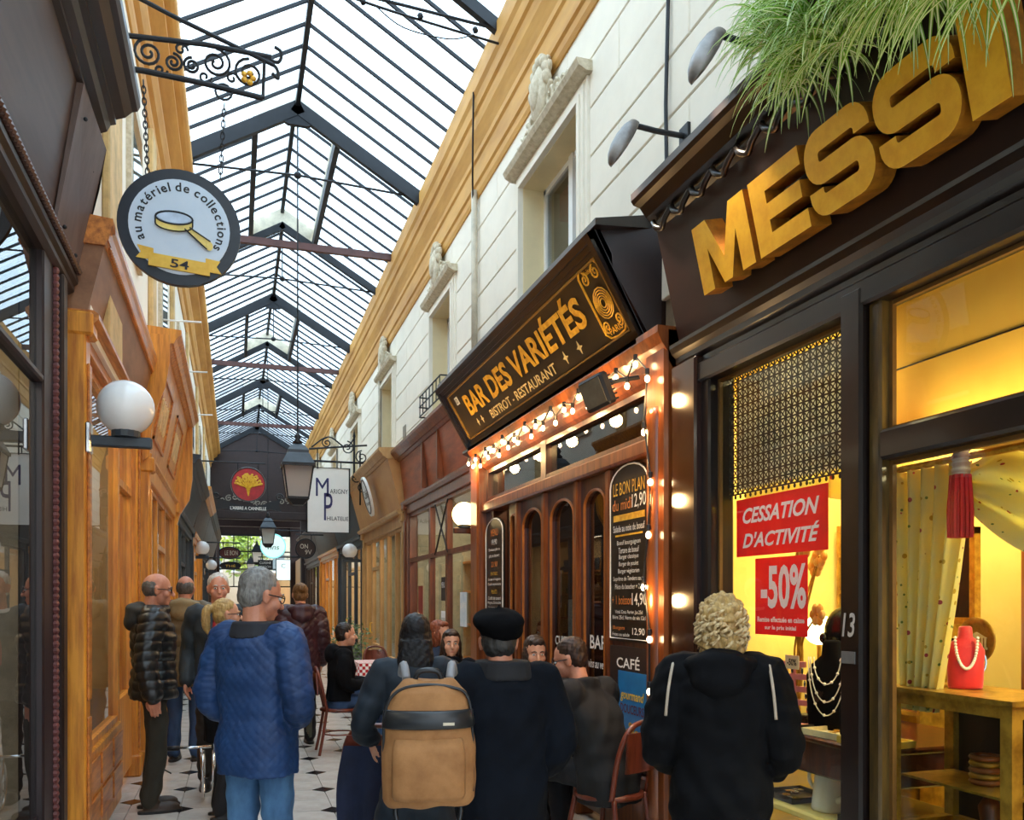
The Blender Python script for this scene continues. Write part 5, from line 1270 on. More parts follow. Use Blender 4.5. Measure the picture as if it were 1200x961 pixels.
# pink earring stand
c = onX(930, 850, 2.8)
r_ = thing('earring_stand', 'pink earring stand hung with small charms', 'display stand', (2.8, c.y, .952), -1.2)
m_pink = mat('pink_acrylic','e38a8c',.4)
mb = MB().box(-.09,.09,-.05,.05,0,.012).box(-.012,.012,-.006,.006,.012,.3)
for z, wv in ((.1,.1),(.17,.09),(.235,.085),(.3,.07)): mb.box(-wv,wv,-.007,.007,z,z+.03)
part(mb, 'frame', m_pink, r_, world=False)
for z, wv in ((.1,.1),(.17,.09),(.235,.085),(.3,.07)):
    for k in range(5): part(MB().ell((-wv+.012+k*(2*wv-.024)/4,-.012,z-.018),(.007,.006,.018),n=6,m=5), 'charm', m_gold if k % 2 else m_chrome, r_, world=False)
for k, (px, py, X, lb, tx) in enumerate(((928,776,2.7,'cream price card over the pink earring stand','-50%'),(998,800,2.66,'white price card by the mullion','-50'),(1085,800,2.75,'narrow white card at the black arch stand','%'))):
    c = onX(px, py, X); card('price_card', lb, c.y-.055, c.y+.055, c.z-.035, c.z+.035, mat('cream_card','f3e6bd',.6), [(tx,0,0,.5,.7,m_ink,0)], X, 0, 'card', 'price cards in the window')
# trays and boxes on the table
random.seed(11)
m_boxes = [mat('tray_yellow','d9b23e',.5), mat('tray_dark','2b1d16',.5), mat('tray_cream','ead9a6',.6), mat('box_red','c21f26',.5), mat('box_black','141216',.4)]
def tray(label, x, y, z, lx, ly, m, seed):
    rnd = random.Random(seed); r_ = thing('jewellery_tray', label, 'tray', (x, y, z), rnd.uniform(-.15,.15), group='jewellery trays')
    mb = MB().box(-lx,lx,-ly,ly,0,.008).box(-lx,-lx+.01,-ly,ly,.008,.03).box(lx-.01,lx,-ly,ly,.008,.03).box(-lx,lx,-ly,-ly+.01,.008,.03).box(-lx,lx,ly-.01,ly,.008,.03)
    part(mb, 'tray_box', m, r_, world=False)
    for k in range(9):
        x_, y_ = rnd.uniform(-lx+.03,lx-.03), rnd.uniform(-ly+.03,ly-.03)
        part(MB().tube([(x_+.018*math.cos(q*PI/5),y_+.018*math.sin(q*PI/5),.014) for q in range(10)], .004, 5, closed=True), 'ring', rnd.choice([m_gold,m_chrome,m_pearl]), r_, world=False)
for k, (lb, x, y, m) in enumerate((('yellow jewellery tray with rings below the necklace bust',2.74,3.42,m_boxes[2]),('dark ring tray at the far end of the display table',2.74,3.74,m_boxes[1]),('golden ring tray by the mullion on the table',2.74,3.16,m_boxes[0]),('dark ring tray at the back of the table',3.0,3.78,m_boxes[1]))):
    tray(lb, x, y, .952, .1, .13, m, k)
for k, (lb, x, y) in enumerate((('black compartment tray on the low shelf beneath the table',2.82,3.84),('black compartment tray beside the white coffee pot',2.82,3.24))):
    tray(lb, x, y, .562, .12, .13, m_boxes[4], 50+k)
for k, (lb, px, py, X, m, s) in enumerate((('little red box on the table edge',918,846,2.7,m_boxes[3],.05),('little black case on the table',945,846,2.85,m_boxes[4],.05),('small cream case among the trays',985,838,2.95,m_boxes[2],.06))):
    c = onX(px, py, X); r_ = thing('jewel_box', lb, 'box', (X, c.y, .952), .3*k, group='small jewel boxes')
    part(MB().bbox(-s,s,-s*.7,s*.7,0,s*.8,.006), 'case', m, r_, world=False); part(MB().bbox(-s*1.02,s*1.02,-s*.72,s*.72,s*.8,s*1.1,.006), 'lid', m, r_, world=False)
# enamel coffee pot
c = onX(968, 961, 2.8)
r_ = thing('coffee_pot', 'tall white enamel coffee pot under the display table', 'pot', (2.8, 3.56, .562), -1.5)
solo('low_shelf', MB().bbox(2.66,3.4,3.08,4.0,.52,.56,.01), m_yell, 'pale low shelf between the table legs', 'shelf')
m_enam = mat('white_enamel','f0ecd8',.15,var=.03)
part(MB().lathe([(.075,0),(.08,.01),(.078,.03),(.06,.2),(.055,.235)], n=22), 'body', m_enam, r_, True, world=False)
part(MB().lathe([(.058,.235),(.05,.25),(.03,.265),(.012,.27),(.012,.285),(.018,.295),(.002,.305)], n=18), 'lid', m_enam, r_, True, world=False)
part(MB().tube(smoothpath([(.07,0,.06),(.12,0,.09),(.135,0,.17),(.165,0,.215)]), [.02-.0006*k for k in range(19)], 8), 'spout', m_enam, r_, True, world=False)
part(MB().tube(smoothpath([(-.058,0,.2),(-.12,0,.19),(-.13,0,.12),(-.07,0,.07)]), .01, 7), 'handle', m_enam, r_, True, world=False)
# gilt glass case
cz = .76
r_ = thing('gilt_case', 'gilt-framed glass display case with items on its shelf', 'display case', (2.85, 2.6, .3))
mb = MB(); x0, x1, y0_, y1_, z0, z1 = 2.64, 3.02, 2.36, 3.0, .62, 1.22; t = .05
for x in (x0, x1-t):
    for y in (y0_, y1_-t): mb.box(x,x+t,y,y+t,z0,z1)
for z in (z0, z1-t):
    mb.box(x0+t,x1-t,y0_+.003,y0_+t,z+.002,z+t-.002).box(x0+t,x1-t,y1_-t,y1_-.003,z+.002,z+t-.002).box(x0+.003,x0+t,y0_+t,y1_-t,z+.002,z+t-.002).box(x1-t,x1-.003,y0_+t,y1_-t,z+.002,z+t-.002)
m_gilt = mat('old_gilt','c79a3a',.35,metal=.5,c2='8a6420',scale=(12,12,12))
part(mb, 'frame', m_gilt, r_)
part(MB().box(x0-.012,x1+.012,y0_-.012,y1_+.012,z1,z1+.02), 'top_board', m_gilt, r_)
part(MB().box(x0+.02,x0+.024,y0_+t,y1_-t,z0+t,z1-t), 'pane', m_glass, r_)
part(MB().box(x0+t,x1-t,y0_+.02,y0_+.024,z0+t,z1-t), 'pane', m_glass, r_)
part(MB().box(x1-.02,x1-.015,y0_+t,y1_-t,z0+t,z1-t), 'back_board', m_boxes[1], r_)
part(MB().box(x0+t,x1-t,y0_+t,y1_-t,.86,.87), 'shelf', m_gilt, r_)
part(MB().box(x0,x1,y0_,y1_,.3,z0), 'plinth', m_yell, r_)
for k in range(5):
    solo('bangle', MB().tube([(.05*math.cos(q*PI/8),.05*math.sin(q*PI/8),0) for q in range(16)], .012, 6, closed=True), m_gilt if k % 2 else mat('bangle_wood','8a4a22',.3), '%s bangle of the stack inside the gilt case' % ('lowest','second lowest','middle','second highest','topmost')[k], 'bangle', 'bangles stacked in the gilt case', True, (2.84,2.66,.882+.024*k))
solo('carved_figure', MB().loft([((0,0,0),.05,.05),((0,0,.03),.03,.03),((0,0,.12),.045,.04),((0,0,.16),.02,.02)],12).ell((0,0,.18),.025), m_red_wood, 'small carved wooden figure low in the gilt case', 'figurine', None, True, (2.82,2.62,.671))
# framed portrait, plate, arch stand
r_ = thing('framed_portrait', 'gilt-framed dark portrait with white lace collar behind the tassel', 'picture', (3.3, 2.35, 1.55))
a = onX(1083, 725, 3.2); b = onX(1143, 628, 3.2)
ya, yb, za, zb = b.y, b.y+.42, a.z, b.z+.02
M = RW(3.2, (ya+yb)/2, (za+zb)/2); W, H = yb-ya, zb-za
part(MB().prism([(-W/2,-H/2),(W/2,-H/2),(W/2,H/2),(-W/2,H/2)], M, .015), 'canvas', mat('portrait_black','17100e',.4), r_)
mb = MB(); frame_bars(mb, M @ Matrix.Translation((-W/2,-H/2,0)), W, H, .03, -.01, .025, .02); part(mb, 'gilt_frame', m_gold, r_)
mb = MB().ell(M @ Vector((.02,.07,.0)), (.006,.055,.07)); part(mb, 'painted_face', mat('painted_skin','b9805a',.6), r_, True)
mb = MB()
for k in range(9): mb.ell(M @ Vector((-.02+.025*k*.7-.05,-.02-.07*math.sin(k/8*PI)*.6,.0)), (.005,.03,.03), n=8, m=5)
part(mb, 'painted_lace', mat('lace_white','e0d5c4',.6,c2='8a7c6c',scale=(40,40,40)), r_)
mb = MB().ell(M @ Vector((.02,.13,-.001)), (.006,.065,.045)); part(mb, 'painted_hair', mat('painted_hair','3a1d12',.6), r_, True)
c = onX(1147, 750, 3.1)
r_ = thing('souvenir_plate', 'round gold plate with pictured building', 'plate', c)
M = RW(3.1, c.y, c.z)
part(MB().lathe([(.0,0),(.07,0),(.1,.012),(.1,.018),(.07,.008),(.0,.006)], c, 26, M.to_3x3().to_4x4()), 'dish', m_gilt, r_, True)
mb = MB()
for k in range(6): mb.prism([(-.045+.017*k,-.03),(-.037+.017*k,-.03),(-.037+.017*k,.01),(-.045+.017*k,.01)], M @ Matrix.Translation((0,0,.014)), .004)
mb.prism([(-.055,.01),(.055,.01),(0,.035)], M @ Matrix.Translation((0,0,.014)), .004); mb.prism([(-.055,-.04),(.055,-.04),(.055,-.03),(-.055,-.03)], M @ Matrix.Translation((0,0,.014)), .004)
part(mb, 'relief_building', mat('relief_cream','ecdca0',.5), r_)
c = onX(1078, 815, 2.8)
r_ = thing('arch_stand', 'black velvet arch stand for bracelets', 'display stand', (2.9, 2.93, 1.242), -.6)
mb = MB(); n = 14
for k in range(n):
    a0, a1 = PI*k/n, PI*(k+1)/n
    for rr0, rr1 in ((.1,.14),):
        mb.add([(rr0*math.cos(a0),-.05,rr0*1.5*math.sin(a0)),(rr1*math.cos(a0),-.05,rr1*1.45*math.sin(a0)),(rr1*math.cos(a1),-.05,rr1*1.45*math.sin(a1)),(rr0*math.cos(a1),-.05,rr0*1.5*math.sin(a1)),(rr0*math.cos(a0),.05,rr0*1.5*math.sin(a0)),(rr1*math.cos(a0),.05,rr1*1.45*math.sin(a0)),(rr1*math.cos(a1),.05,rr1*1.45*math.sin(a1)),(rr0*math.cos(a1),.05,rr0*1.5*math.sin(a1))], [[0,1,2,3],[7,6,5,4],[0,4,5,1],[1,5,6,2],[2,6,7,3],[3,7,4,0]])
part(mb, 'arch', m_blackv, r_, world=False)
part(MB().tube([(.12+.03*math.cos(q),-.055,.1+.05*math.sin(q)) for q in np.linspace(0,6.28,14)], .004, 5, closed=True), 'bracelet', m_chrome, r_, world=False)
# back shelves with small goods
r_ = thing('back_shelf', 'shelf unit at the back of the window filled with small goods', 'shelf', (3.5, 3.95, .3))
part(MB().box(3.46,3.74,3.66,3.68,.3,2.05).box(3.46,3.74,4.3,4.32,.3,2.05).box(3.72,3.74,3.68,4.3,.3,2.05), 'carcass', m_gilt, r_)
for si, z in enumerate((1.0,1.22,1.44,1.66,1.88)):
    part(MB().box(3.46,3.72,3.68,4.3,z-.02,z), 'shelf_board', m_gilt, r_)
    for k in range(6):
        yy = 3.72+k*.1; h_ = random.uniform(.06,.15)
        solo('trinket', MB().lathe([(.028,0),(.035,h_*.2),(.02,h_*.5),(.03,h_*.8),(.012,h_)] if k % 2 else [(.03,0),(.03,h_*.9),(.02,h_)], n=8), random.choice(m_boxes+[m_gold,m_enam,m_pink]), '%s ornament from the mullion on the %s back shelf of the jewellery window' % (('first','second','third','fourth','fifth','sixth')[k], ('lowest','second lowest','middle','second highest','topmost')[si]), 'ornament', 'small ornaments on the back shelves', True, (3.56,yy,z))
# gilt flower spray at the far corner
r_ = thing('gilt_flower_spray', 'orange gilt flower spray at the far corner of the window', 'ornament', (2.95, 4.0, .95))
mb = MB(); mp = MB(); random.seed(3)
for k in range(9):
    tip = Vector((2.9+random.uniform(-.12,.15), 3.98+random.uniform(-.16,.06), 1.72+random.uniform(-.2,.22)))
    mb.tube(smoothpath([(2.95,4.0,.95),(2.95+random.uniform(-.03,.03),4.0,1.35),tip]), .006, 5)
    for q in range(6): mp.ell(tip+Vector((0,.035*math.cos(q*1.05),.035*math.sin(q*1.05))), (.012,.03,.03), n=7, m=5)
part(mb, 'stem', m_gilt, r_); part(mp, 'blossom', mat('blossom_orange','e0962c',.5,c2='d8c07a',scale=(20,20,20)), r_, True)

# ================================================================== CAFE FURNITURE
def bistro_chair(label, loc, rz):
    r_ = thing('bistro_chair', label, 'chair', loc, rz, group='bentwood bistro chairs')
    w_ = mat('chair_bentwood','7a3420',.35,c2='51200f',scale=(18,18,3),coat=.3)
    part(MB().lathe([(.0,.44),(.2,.44),(.21,.45),(.21,.465),(.19,.475),(.0,.475)], n=24), 'seat', w_, r_, world=False, smooth=True)
    for sx_ in (-1,1):
        part(MB().tube(smoothpath([(sx_*.14,.14,.45),(sx_*.17,.18,.2),(sx_*.19,.21,0)]), .016, 7), 'leg', w_, r_, world=False, smooth=True)
        part(MB().tube(smoothpath([(sx_*.15,-.15,.46),(sx_*.17,-.19,.2),(sx_*.19,-.23,0)]), .016, 7), 'leg', w_, r_, world=False, smooth=True)
    part(MB().tube(smoothpath([(-.17,-.15,.46),(-.18,-.2,.7),(-.13,-.24,.86),(0,-.25,.9),(.13,-.24,.86),(.18,-.2,.7),(.17,-.15,.46)]), .016, 7), 'back_frame', w_, r_, world=False, smooth=True)
    mb = MB(); n = 10
    for k in range(n):
        x0, x1 = -.16+.32*k/n, -.16+.32*(k+1)/n; f = lambda x: -.25+.6*x*x
        mb.add([(x0,f(x0),.62),(x1,f(x1),.62),(x1,f(x1)-.015,.85),(x0,f(x0)-.015,.85),(x0,f(x0)-.014,.62),(x1,f(x1)-.014,.62),(x1,f(x1)-.029,.85),(x0,f(x0)-.029,.85)], [[0,1,2,3],[7,6,5,4],[0,4,5,1],[1,5,6,2],[2,6,7,3],[3,7,4,0]])
    part(mb, 'backrest', w_, r_, world=False)
    part(MB().tube([(.17*math.cos(2*PI*k/20),.17*math.sin(2*PI*k/20),.2) for k in range(20)], .009, 6, closed=True), 'stretcher_ring', w_, r_, world=False)
    return r_
def check_mat():
    m = mat('red_gingham','f2ece4',.8); t = m.node_tree; b = t.nodes['Principled BSDF']
    tcn = t.nodes.new('ShaderNodeTexCoord'); ck = t.nodes.new('ShaderNodeTexChecker'); ck.inputs['Scale'].default_value = 24
    ck.inputs['Color1'].default_value = (*lin('f4efe8'),1); ck.inputs['Color2'].default_value = (*lin('b3171f'),1)
    t.links.new(tcn.outputs['Object'], ck.inputs['Vector']); t.links.new(ck.outputs['Color'], b.inputs['Base Color']); return m
m_check = check_mat()
def bistro_table(label, clabel, loc, s=.32):
    r_ = thing('cafe_table', label, 'table', loc, 0, group='café tables')
    part(MB().bbox(-s,s,-s,s,.715,.74,.01), 'table_top', m_barwood, r_, world=False)
    part(MB().lathe([(.2,0),(.2,.015),(.05,.03),(.03,.06),(.03,.7),(.06,.715)], n=16), 'pedestal', m_iron, r_, world=False, smooth=True)
    cl = thing('tablecloth', clabel, 'tablecloth', (loc[0],loc[1],.742), 0, group='red checked tablecloths')
    mb = MB(); n = 14; e = s+.02; V = []
    ring = []
    for k in range(4):
        for q in range(n):
            t = -1+2*q/n; ring.append([(t,-1),(1,t),(-t,1),(-1,-t)][k])
    top = [(x*e,y*e,.004) for x, y in ring]; bot = [(x*(e+.02+.012*math.sin(i*1.7)), y*(e+.02+.012*math.cos(i*1.7)), -.2-.02*math.sin(i*.9)) for i, (x, y) in enumerate(ring)]
    N = len(ring); mb.v = top+bot; mb.f = [list(range(N))]+[[i,i+N,(i+1)%N+N,(i+1)%N][::-1] for i in range(N)]; mb.mi = [0]*len(mb.f)
    part(mb, 'cloth', m_check, cl, world=False)
def cup(label, loc):
    r_ = thing('wine_glass', label, 'glass', loc, 0, group='glasses on the café tables')
    part(MB().lathe([(.03,0),(.03,.004),(.005,.01),(.004,.08),(.02,.1),(.032,.13),(.03,.17),(.028,.17),(.03,.13),(.018,.103)], n=14, cap=False), 'bowl', m_glass, r_, world=False, smooth=True)
bistro_chair('bentwood chair under the seated man in black jacket', (1.06,9.2,0), -PI/2)
bistro_chair('bentwood chair with navy coat near the backpack', (.80,5.05,0), -.2)
bistro_chair('bentwood chair of the man bending over by the bar doors', (2.12,4.68,0), .5)
bistro_chair('bentwood chair of the dark-haired woman facing the camera', (2.1,6.0,0), PI-.1)
bistro_chair('bentwood chair of the seated young woman with long dark hair', (1.95,7.6,0), PI)
bistro_chair('bentwood chair of the red-haired woman', (2.0,8.35,0), PI)
bistro_chair('empty bentwood chair at the far checked table', (2.05,12.9,0), PI)
bistro_table('café table between the bending man and the facing woman', 'red checked cloth between the bending man and the facing woman', (1.98,5.38,0), .28)
bistro_table('café table in front of the russet shop', 'red checked cloth in front of the russet shop', (1.95,12.1,0))
bistro_table('café table beside the seated man in black jacket', 'red checked cloth beside the seated man in black jacket', (1.75,9.3,0), .3)
cup('stemmed glass at the table of the bending man', (1.9,5.38,.747)); cup('stemmed glass at the seated man table', (1.7,9.3,.747)); cup('stemmed glass on the table before the russet shop', (1.95,12.1,.747))
# potted greenery and red box far along the café side
r_ = thing('potted_shrub', 'leafy potted shrub past the far checked table', 'plant', (1.95,15.2,0))
part(MB().lathe([(.14,0),(.2,.35),(.22,.35),(.22,.4),(.19,.4)], n=18), 'pot', mat('terracotta','a8552f',.7), r_, world=False, smooth=True)
mb = MB(); random.seed(9)
for k in range(420):
    d = Vector((random.gauss(0,1),random.gauss(0,1),random.gauss(0,1))).normalized()*random.uniform(.15,.42); p = Vector((0,0,.85))+Vector((d.x,d.y,d.z*1.1))
    a = Vector((random.gauss(0,1),random.gauss(0,1),random.gauss(0,.6))).normalized(); b = a.orthogonal().normalized(); L = .06
    mb.add([p, p+a*L*.5+b*.02, p+a*L, p+a*L*.5-b*.02], [[0,1,2,3]])
part(mb, 'foliage', mat('shrub_green','4f6b2c',.5,c2='2f4a1c',scale=(9,9,9)), r_, world=False)['kind'] = 'stuff'
part(MB().tube([(0,0,.35),(.02,0,.6),(0,0,.85)], .015, 6), 'stem', m_umber, r_, world=False)
# dark coat over the near chair
def coat_fn(u, v): 
    a = (u-.5)*2; return (a*(.17+.05*v+.02*math.sin(v*5)), -.31-.05*v-.02*math.cos(a*1.5)-.03*math.sin(u*19+v)*v, .80-.66*v+.04*math.sin(u*5)*v)
co = thing('draped_coat', 'navy coat draped over the back of the near bentwood chair', 'coat', (.80,5.05,0), -.2)
part(drape(coat_fn, 40, 20, .012), 'cloth', mat('navy_coat','1d2745',.8,c2='141b33',scale=(5,5,5)), co, True, world=False)
co = thing('draped_coat', 'olive coat hanging on the chair of the seated man', 'coat', (1.06,9.2,0), -PI/2)
part(drape(lambda u,v: ((u-.5)*(.36+.1*v)+.01*math.sin(u*22)*v, -.29-.03*v-.015*math.sin(u*20)*v, .80-.6*v), 30, 14, .012), 'cloth', mat('olive_coat','3f4436',.8), co, True, world=False)
# ================================================================== PEOPLE
def remesh(mb, voxel, it=6, name='body'):
    me = mb.mesh('tmp'); ob = bpy.data.objects.new('tmp', me)
    r = ob.modifiers.new('r', 'REMESH'); r.mode = 'VOXEL'; r.voxel_size = voxel
    if it:
        sm = ob.modifiers.new('s', 'SMOOTH'); sm.factor = .5; sm.iterations = it
    out = evaluated_mesh(ob); bpy.data.meshes.remove(me); out.name = name; return out
def finish(me, m, fn=None):
    if fn is not None:
        n = len(me.vertices); co = np.empty(n*3); me.vertices.foreach_get('co', co); co = co.reshape(-1,3)
        no = np.empty(n*3); me.vertex_normals.foreach_get('vector', no); no = no.reshape(-1,3)
        co = co+no*fn(co, no)[:,None]; me.vertices.foreach_set('co', co.ravel()); me.update()
    me.materials.clear(); me.materials.append(m); me.polygons.foreach_set('use_smooth', [True]*len(me.polygons)); return me
def wrinkle(amp=.004, lam=.13, seed=0, stretch=(1,1,.6)):
    rng = np.random.RandomState(seed); D = rng.normal(size=(7,3))*np.array(stretch); D /= np.linalg.norm(D,axis=1)[:,None]; ph = rng.uniform(0,6.28,7); L = lam*rng.uniform(.5,1.4,7)
    def f(co, no):
        s = 0
        for d, p, l in zip(D, ph, L): s = s+np.sin(co@d*6.283/l+p+1.5*np.sin(co[:,2]*9+p))
        return amp*s/3
    return f
def puffer(pitch=.07, amp=.013):
    w_ = wrinkle(.004,.09,3)
    return lambda co, no: amp*np.sqrt(np.abs(np.sin(np.pi*(co[:,2]+.012*np.sin(co[:,0]*14+co[:,1]*9))/pitch)))+w_(co,no)
def quilt(pitch=.06, amp=.006):
    w_ = wrinkle(.005,.2,5)
    def f(co, no):
        a = np.arctan2(co[:,1], co[:,0])*.19
        u = np.abs(np.sin(np.pi*(a+co[:,2])/pitch)); v = np.abs(np.sin(np.pi*(a-co[:,2])/pitch))
        return amp*np.minimum(np.minimum(u,v)*2.2,1)+w_(co,no)
    return f
def limb(mb, pts, rs, n=12):
    P = smoothpath(pts, 5); m = len(P)-1; R = []
    k = len(rs)-1
    for i in range(m+1):
        t = i/m*k; j = min(int(t), k-1); R.append(rs[j]+(rs[j+1]-rs[j])*(t-j))
    mb.tube(P, R, n); mb.ell(P[0], rs[0], n=12, m=8); mb.ell(P[-1], rs[-1], n=12, m=8)
def hand(mb, w_, d, nrm, s=1, curl=.5, side=1):
    """palm, four fingers of different lengths with bent knuckles, thumb from the side of the palm"""
    d = Vector(d).normalized(); nrm = Vector(nrm); nrm = (nrm-d*nrm.dot(d)).normalized(); a = d.cross(nrm).normalized()*side
    w_ = Vector(w_); k = w_+d*.085*s
    for q in range(5):
        o = (q-2)*.016*s; mb.tube([w_+a*o*.7, w_+d*.05*s+a*o, k+a*o*1.05], [.014*s,.015*s,.011*s], 8)
    for q, L in enumerate((.068,.078,.072,.055)):
        b = k+a*(q-1.5)*.0215*s; p = [b-d*.012*s]; dd = d.copy()
        for j, f in enumerate((.45,.32,.25)):
            dd = (dd+nrm*curl*(.35+.3*j)).normalized(); p.append(p[-1]+dd*L*f*1.15*s)
        mb.tube(p, [.0095*s,.009*s,.0085*s,.0075*s], 8); mb.ell(p[-1], .0075*s, n=8, m=6)
    b = w_+d*.03*s-a*.03*s; p = [b, b-a*.022*s+d*.022*s+nrm*.012*s, b-a*.024*s+d*.052*s+nrm*.026*s, b-a*.016*s+d*.074*s+nrm*.034*s]
    mb.tube(p, [.014*s,.012*s,.0105*s,.0085*s], 8); mb.ell(p[-1], .0085*s, n=8, m=6)
m_skin = mat('skin_fair','d9a283',.5,c2='c98d70',scale=(14,14,14)); m_skin2 = mat('skin_ruddy','cf8f72',.5,c2='b9765c',scale=(14,14,14))
m_shoe = mat('shoe_brown','3a2a1e',.5); m_shoeb = mat('shoe_black','131215',.4)
m_jean = mat('denim','4a75a0',.8,c2='35597f',scale=(10,10,5)); m_jeand = mat('denim_dark','2d4a70',.8,c2='22385a',scale=(10,10,5)); m_trd = mat('trouser_dark','231e1a',.85); m_trb = mat('trouser_black','15151a',.85)
def hairmat(n, a, b): return mat(n, a, .5, c2=b, scale=(60,60,14), bump=.4, spec=.4)
STAND = dict(pelvis=(0,0,.95), chest=(0,0,1.28), neck=(0,-.02,1.46), head=(0,.03,1.635), sh=(.185,-.01,1.405), el=(.235,-.04,1.13), wr=(.245,.06,.89), hd=(0,.25,-1), hip=(.09,0,.92), kn=(.1,.02,.5), an=(.1,-.03,.085))
SIT = dict(pelvis=(0,0,.55), chest=(0,.02,.88), neck=(0,.02,1.06), head=(0,.07,1.235), sh=(.185,.02,1.0), el=(.23,.02,.74), wr=(.12,.26,.72), hd=(-.4,1,0), hip=(.09,.02,.53), kn=(.11,.44,.53), an=(.11,.42,.085))
def person(label, loc, face, pose='stand', ht=1.75, J=None, bulk=.02, jacket=None, hem=.84, jfn=None, trousers=None, shoes=None, skin=None, hair=None, hairm=None, head_yaw=0, head_pitch=0, collar=.06, hood=None, vox=.01, glasses=False, LJ=None, skirt=None, cuff=True, hemr=None, face_detail=True, hoodm=None, shirt=None, collarm=None):
    """face = direction (x,y) the chest points to; local forward is +Y"""
    base = dict(SIT if pose == 'sit' else STAND); base.update(J or {})
    rz = math.atan2(-face[0], face[1]); s = ht/1.75
    root = thing('person', label, 'person', loc, rz); root.scale = (s,s,s)
    g = lambda k, sd=1, side='R': Vector((base[k][0]*sd, base[k][1], base[k][2])) if not (LJ and side == 'L' and k in LJ) else Vector((-LJ[k][0], LJ[k][1], LJ[k][2]))
    pel, che, nek, hea = (Vector(base[k]) for k in ('pelvis','chest','neck','head'))
    def ctr(f):   # 0 pelvis .. 1 chest .. 1.55 neck
        return pel.lerp(che, f) if f <= 1 else che.lerp(nek, (f-1)/.55)
    MH = Matrix.Translation(hea) @ Euler((-head_pitch,0,head_yaw)).to_matrix().to_4x4(); R3 = MH.to_3x3().to_4x4()
    H = lambda x, y, z: MH @ Vector((x,y,z))
    def torso(mb, b, f0=-.28, top=True, hemr=None):
        secs = []
        prof = [(-.45,.155,.12),(-.28,.165,.125),(0,.165,.12),(.35,.145,.105),(.7,.155,.112),(1.0,.17,.118),(1.3,.165,.10),(1.45,.12,.085),(1.58,.065,.065)]
        for f, rx, ry in prof:
            if f < f0: continue
            c = ctr(f) if f >= 0 else pel+Vector((0,0,f*.33))
            secs.append((c, rx+b, ry+b))
        if f0 < -.28 or hemr:
            c = pel+Vector((0,0,f0*.33)); secs.insert(0, (c, (hemr or .165)+b, (hemr or .165)*.74+b))
        mb.loft(secs, 24)
    # ---- body
    mb = MB(); torso(mb, 0)
    limb(mb, [nek-Vector((0,0,.05)), nek.lerp(H(0,-.03,-.05),.5), H(0,-.025,-.03)], [.07,.056,.056])
    mb.ell(H(0,-.012,.03), (.077,.098,.092), R3, 20, 14); mb.ell(H(0,.022,-.04), (.06,.068,.078), R3, 18, 12); mb.ell(H(0,.06,-.092), (.03,.028,.026), R3)
    mb.ell(H(0,.072,.022), (.052,.022,.013), R3)
    mb.tube([H(0,.086,.012),H(0,.104,-.015),H(0,.112,-.032)], [.009,.012,.015], 8); mb.ell(H(0,.112,-.034), (.017,.013,.011), R3); 
    for q in (-1,1):
        mb.ell(H(q*.04,.055,-.03), (.027,.03,.03), R3); mb.ell(H(q*.079,-.008,-.008), (.011,.02,.034), R3); mb.ell(H(q*.084,-.014,.008), (.01,.014,.02), R3)
    mb.ell(H(0,.084,-.064), (.025,.012,.006), R3); mb.ell(H(0,.083,-.075), (.022,.013,.007), R3)
    for sd, side in ((1,'R'),(-1,'L')):
        sh, el, wr = g('sh',sd,side), g('el',sd,side), g('wr',sd,side); hd = g('hd',sd,side)
        limb(mb, [sh, el, wr], [.055,.045,.03]); hand(mb, wr, hd, Vector((-sd,.25,0)) if pose == 'stand' else Vector((0,.2,-1)), 1.0, .45, sd if pose == 'stand' else -sd)
        limb(mb, [g('hip',sd,side), g('kn',sd,side), g('an',sd,side)], [.08,.055,.04])
        an = g('an',sd,side); mb.ell(an+Vector((0,.06,-.05)), (.03,.09,.022))
    me = remesh(mb, vox, 3 if vox < .008 else 2); part(finish(me, skin or m_skin), 'body', None, root, world=False)
    # ---- eyes and mouth
    if face_detail:
        for q in (-1,1):
            e = part(MB().ell(H(q*.031,.0795,.004), (.0125,.009,.0085), R3, 10, 7), 'eye', m_white, root, True, world=False)
            part(MB().ell(H(q*.031,.0868,.004), (.0055,.003,.0055), R3, 8, 6), 'iris', mat('iris_dark','2a1a12',.2), e, True, world=False)
            part(MB().tube([H(q*.012,.092,.024),H(q*.03,.094,.029),H(q*.05,.08,.023)], [.003,.005,.002], 6), 'eyebrow', hairm or m_trd, root, True, world=False)
        part(MB().ell(H(0,.0925,-.0695), (.021,.006,.005), R3, 10, 6), 'lips', mat('lip','a8584e',.5), root, True, world=False)
    # ---- trousers / shoes
    if trousers:
        mb = MB(); torso(mb, .012, -.28)
        keep = pel.z+.12
        mb = MB(); mb.loft([(pel+Vector((0,0,-.12)),.172,.13),(pel,.178,.132),(ctr(.4),.158,.118)], 22)
        for sd, side in ((1,'R'),(-1,'L')):
            a = g('an',sd,side); limb(mb, [g('hip',sd,side), g('kn',sd,side), a+Vector((0,0,.0))], [.092,.072,.062])
        part(finish(remesh(mb, .012, 4), trousers, wrinkle(.006,.12,int(abs(loc[0])*100))), 'trousers', None, root, world=False)
    for sd, side in ((1,'R'),(-1,'L')):
        a = g('an',sd,side); mb = MB().ell(a+Vector((0,.015,-.025)),(.046,.065,.06)).ell(a+Vector((0,.11,-.045)),(.045,.1,.04)).loft([((a.x,a.y+.07,0),.045,.145),((a.x,a.y+.07,.025),.047,.148)],18)
        sh_ = part(finish(remesh(mb, .008, 3), shoes or m_shoeb), 'shoe', None, root, world=False)
        part(MB().loft([((a.x,a.y+.07,-.002),.049,.152),((a.x,a.y+.07,.02),.05,.153)],20), 'sole', mat('sole','1a1816',.6), sh_, world=False)
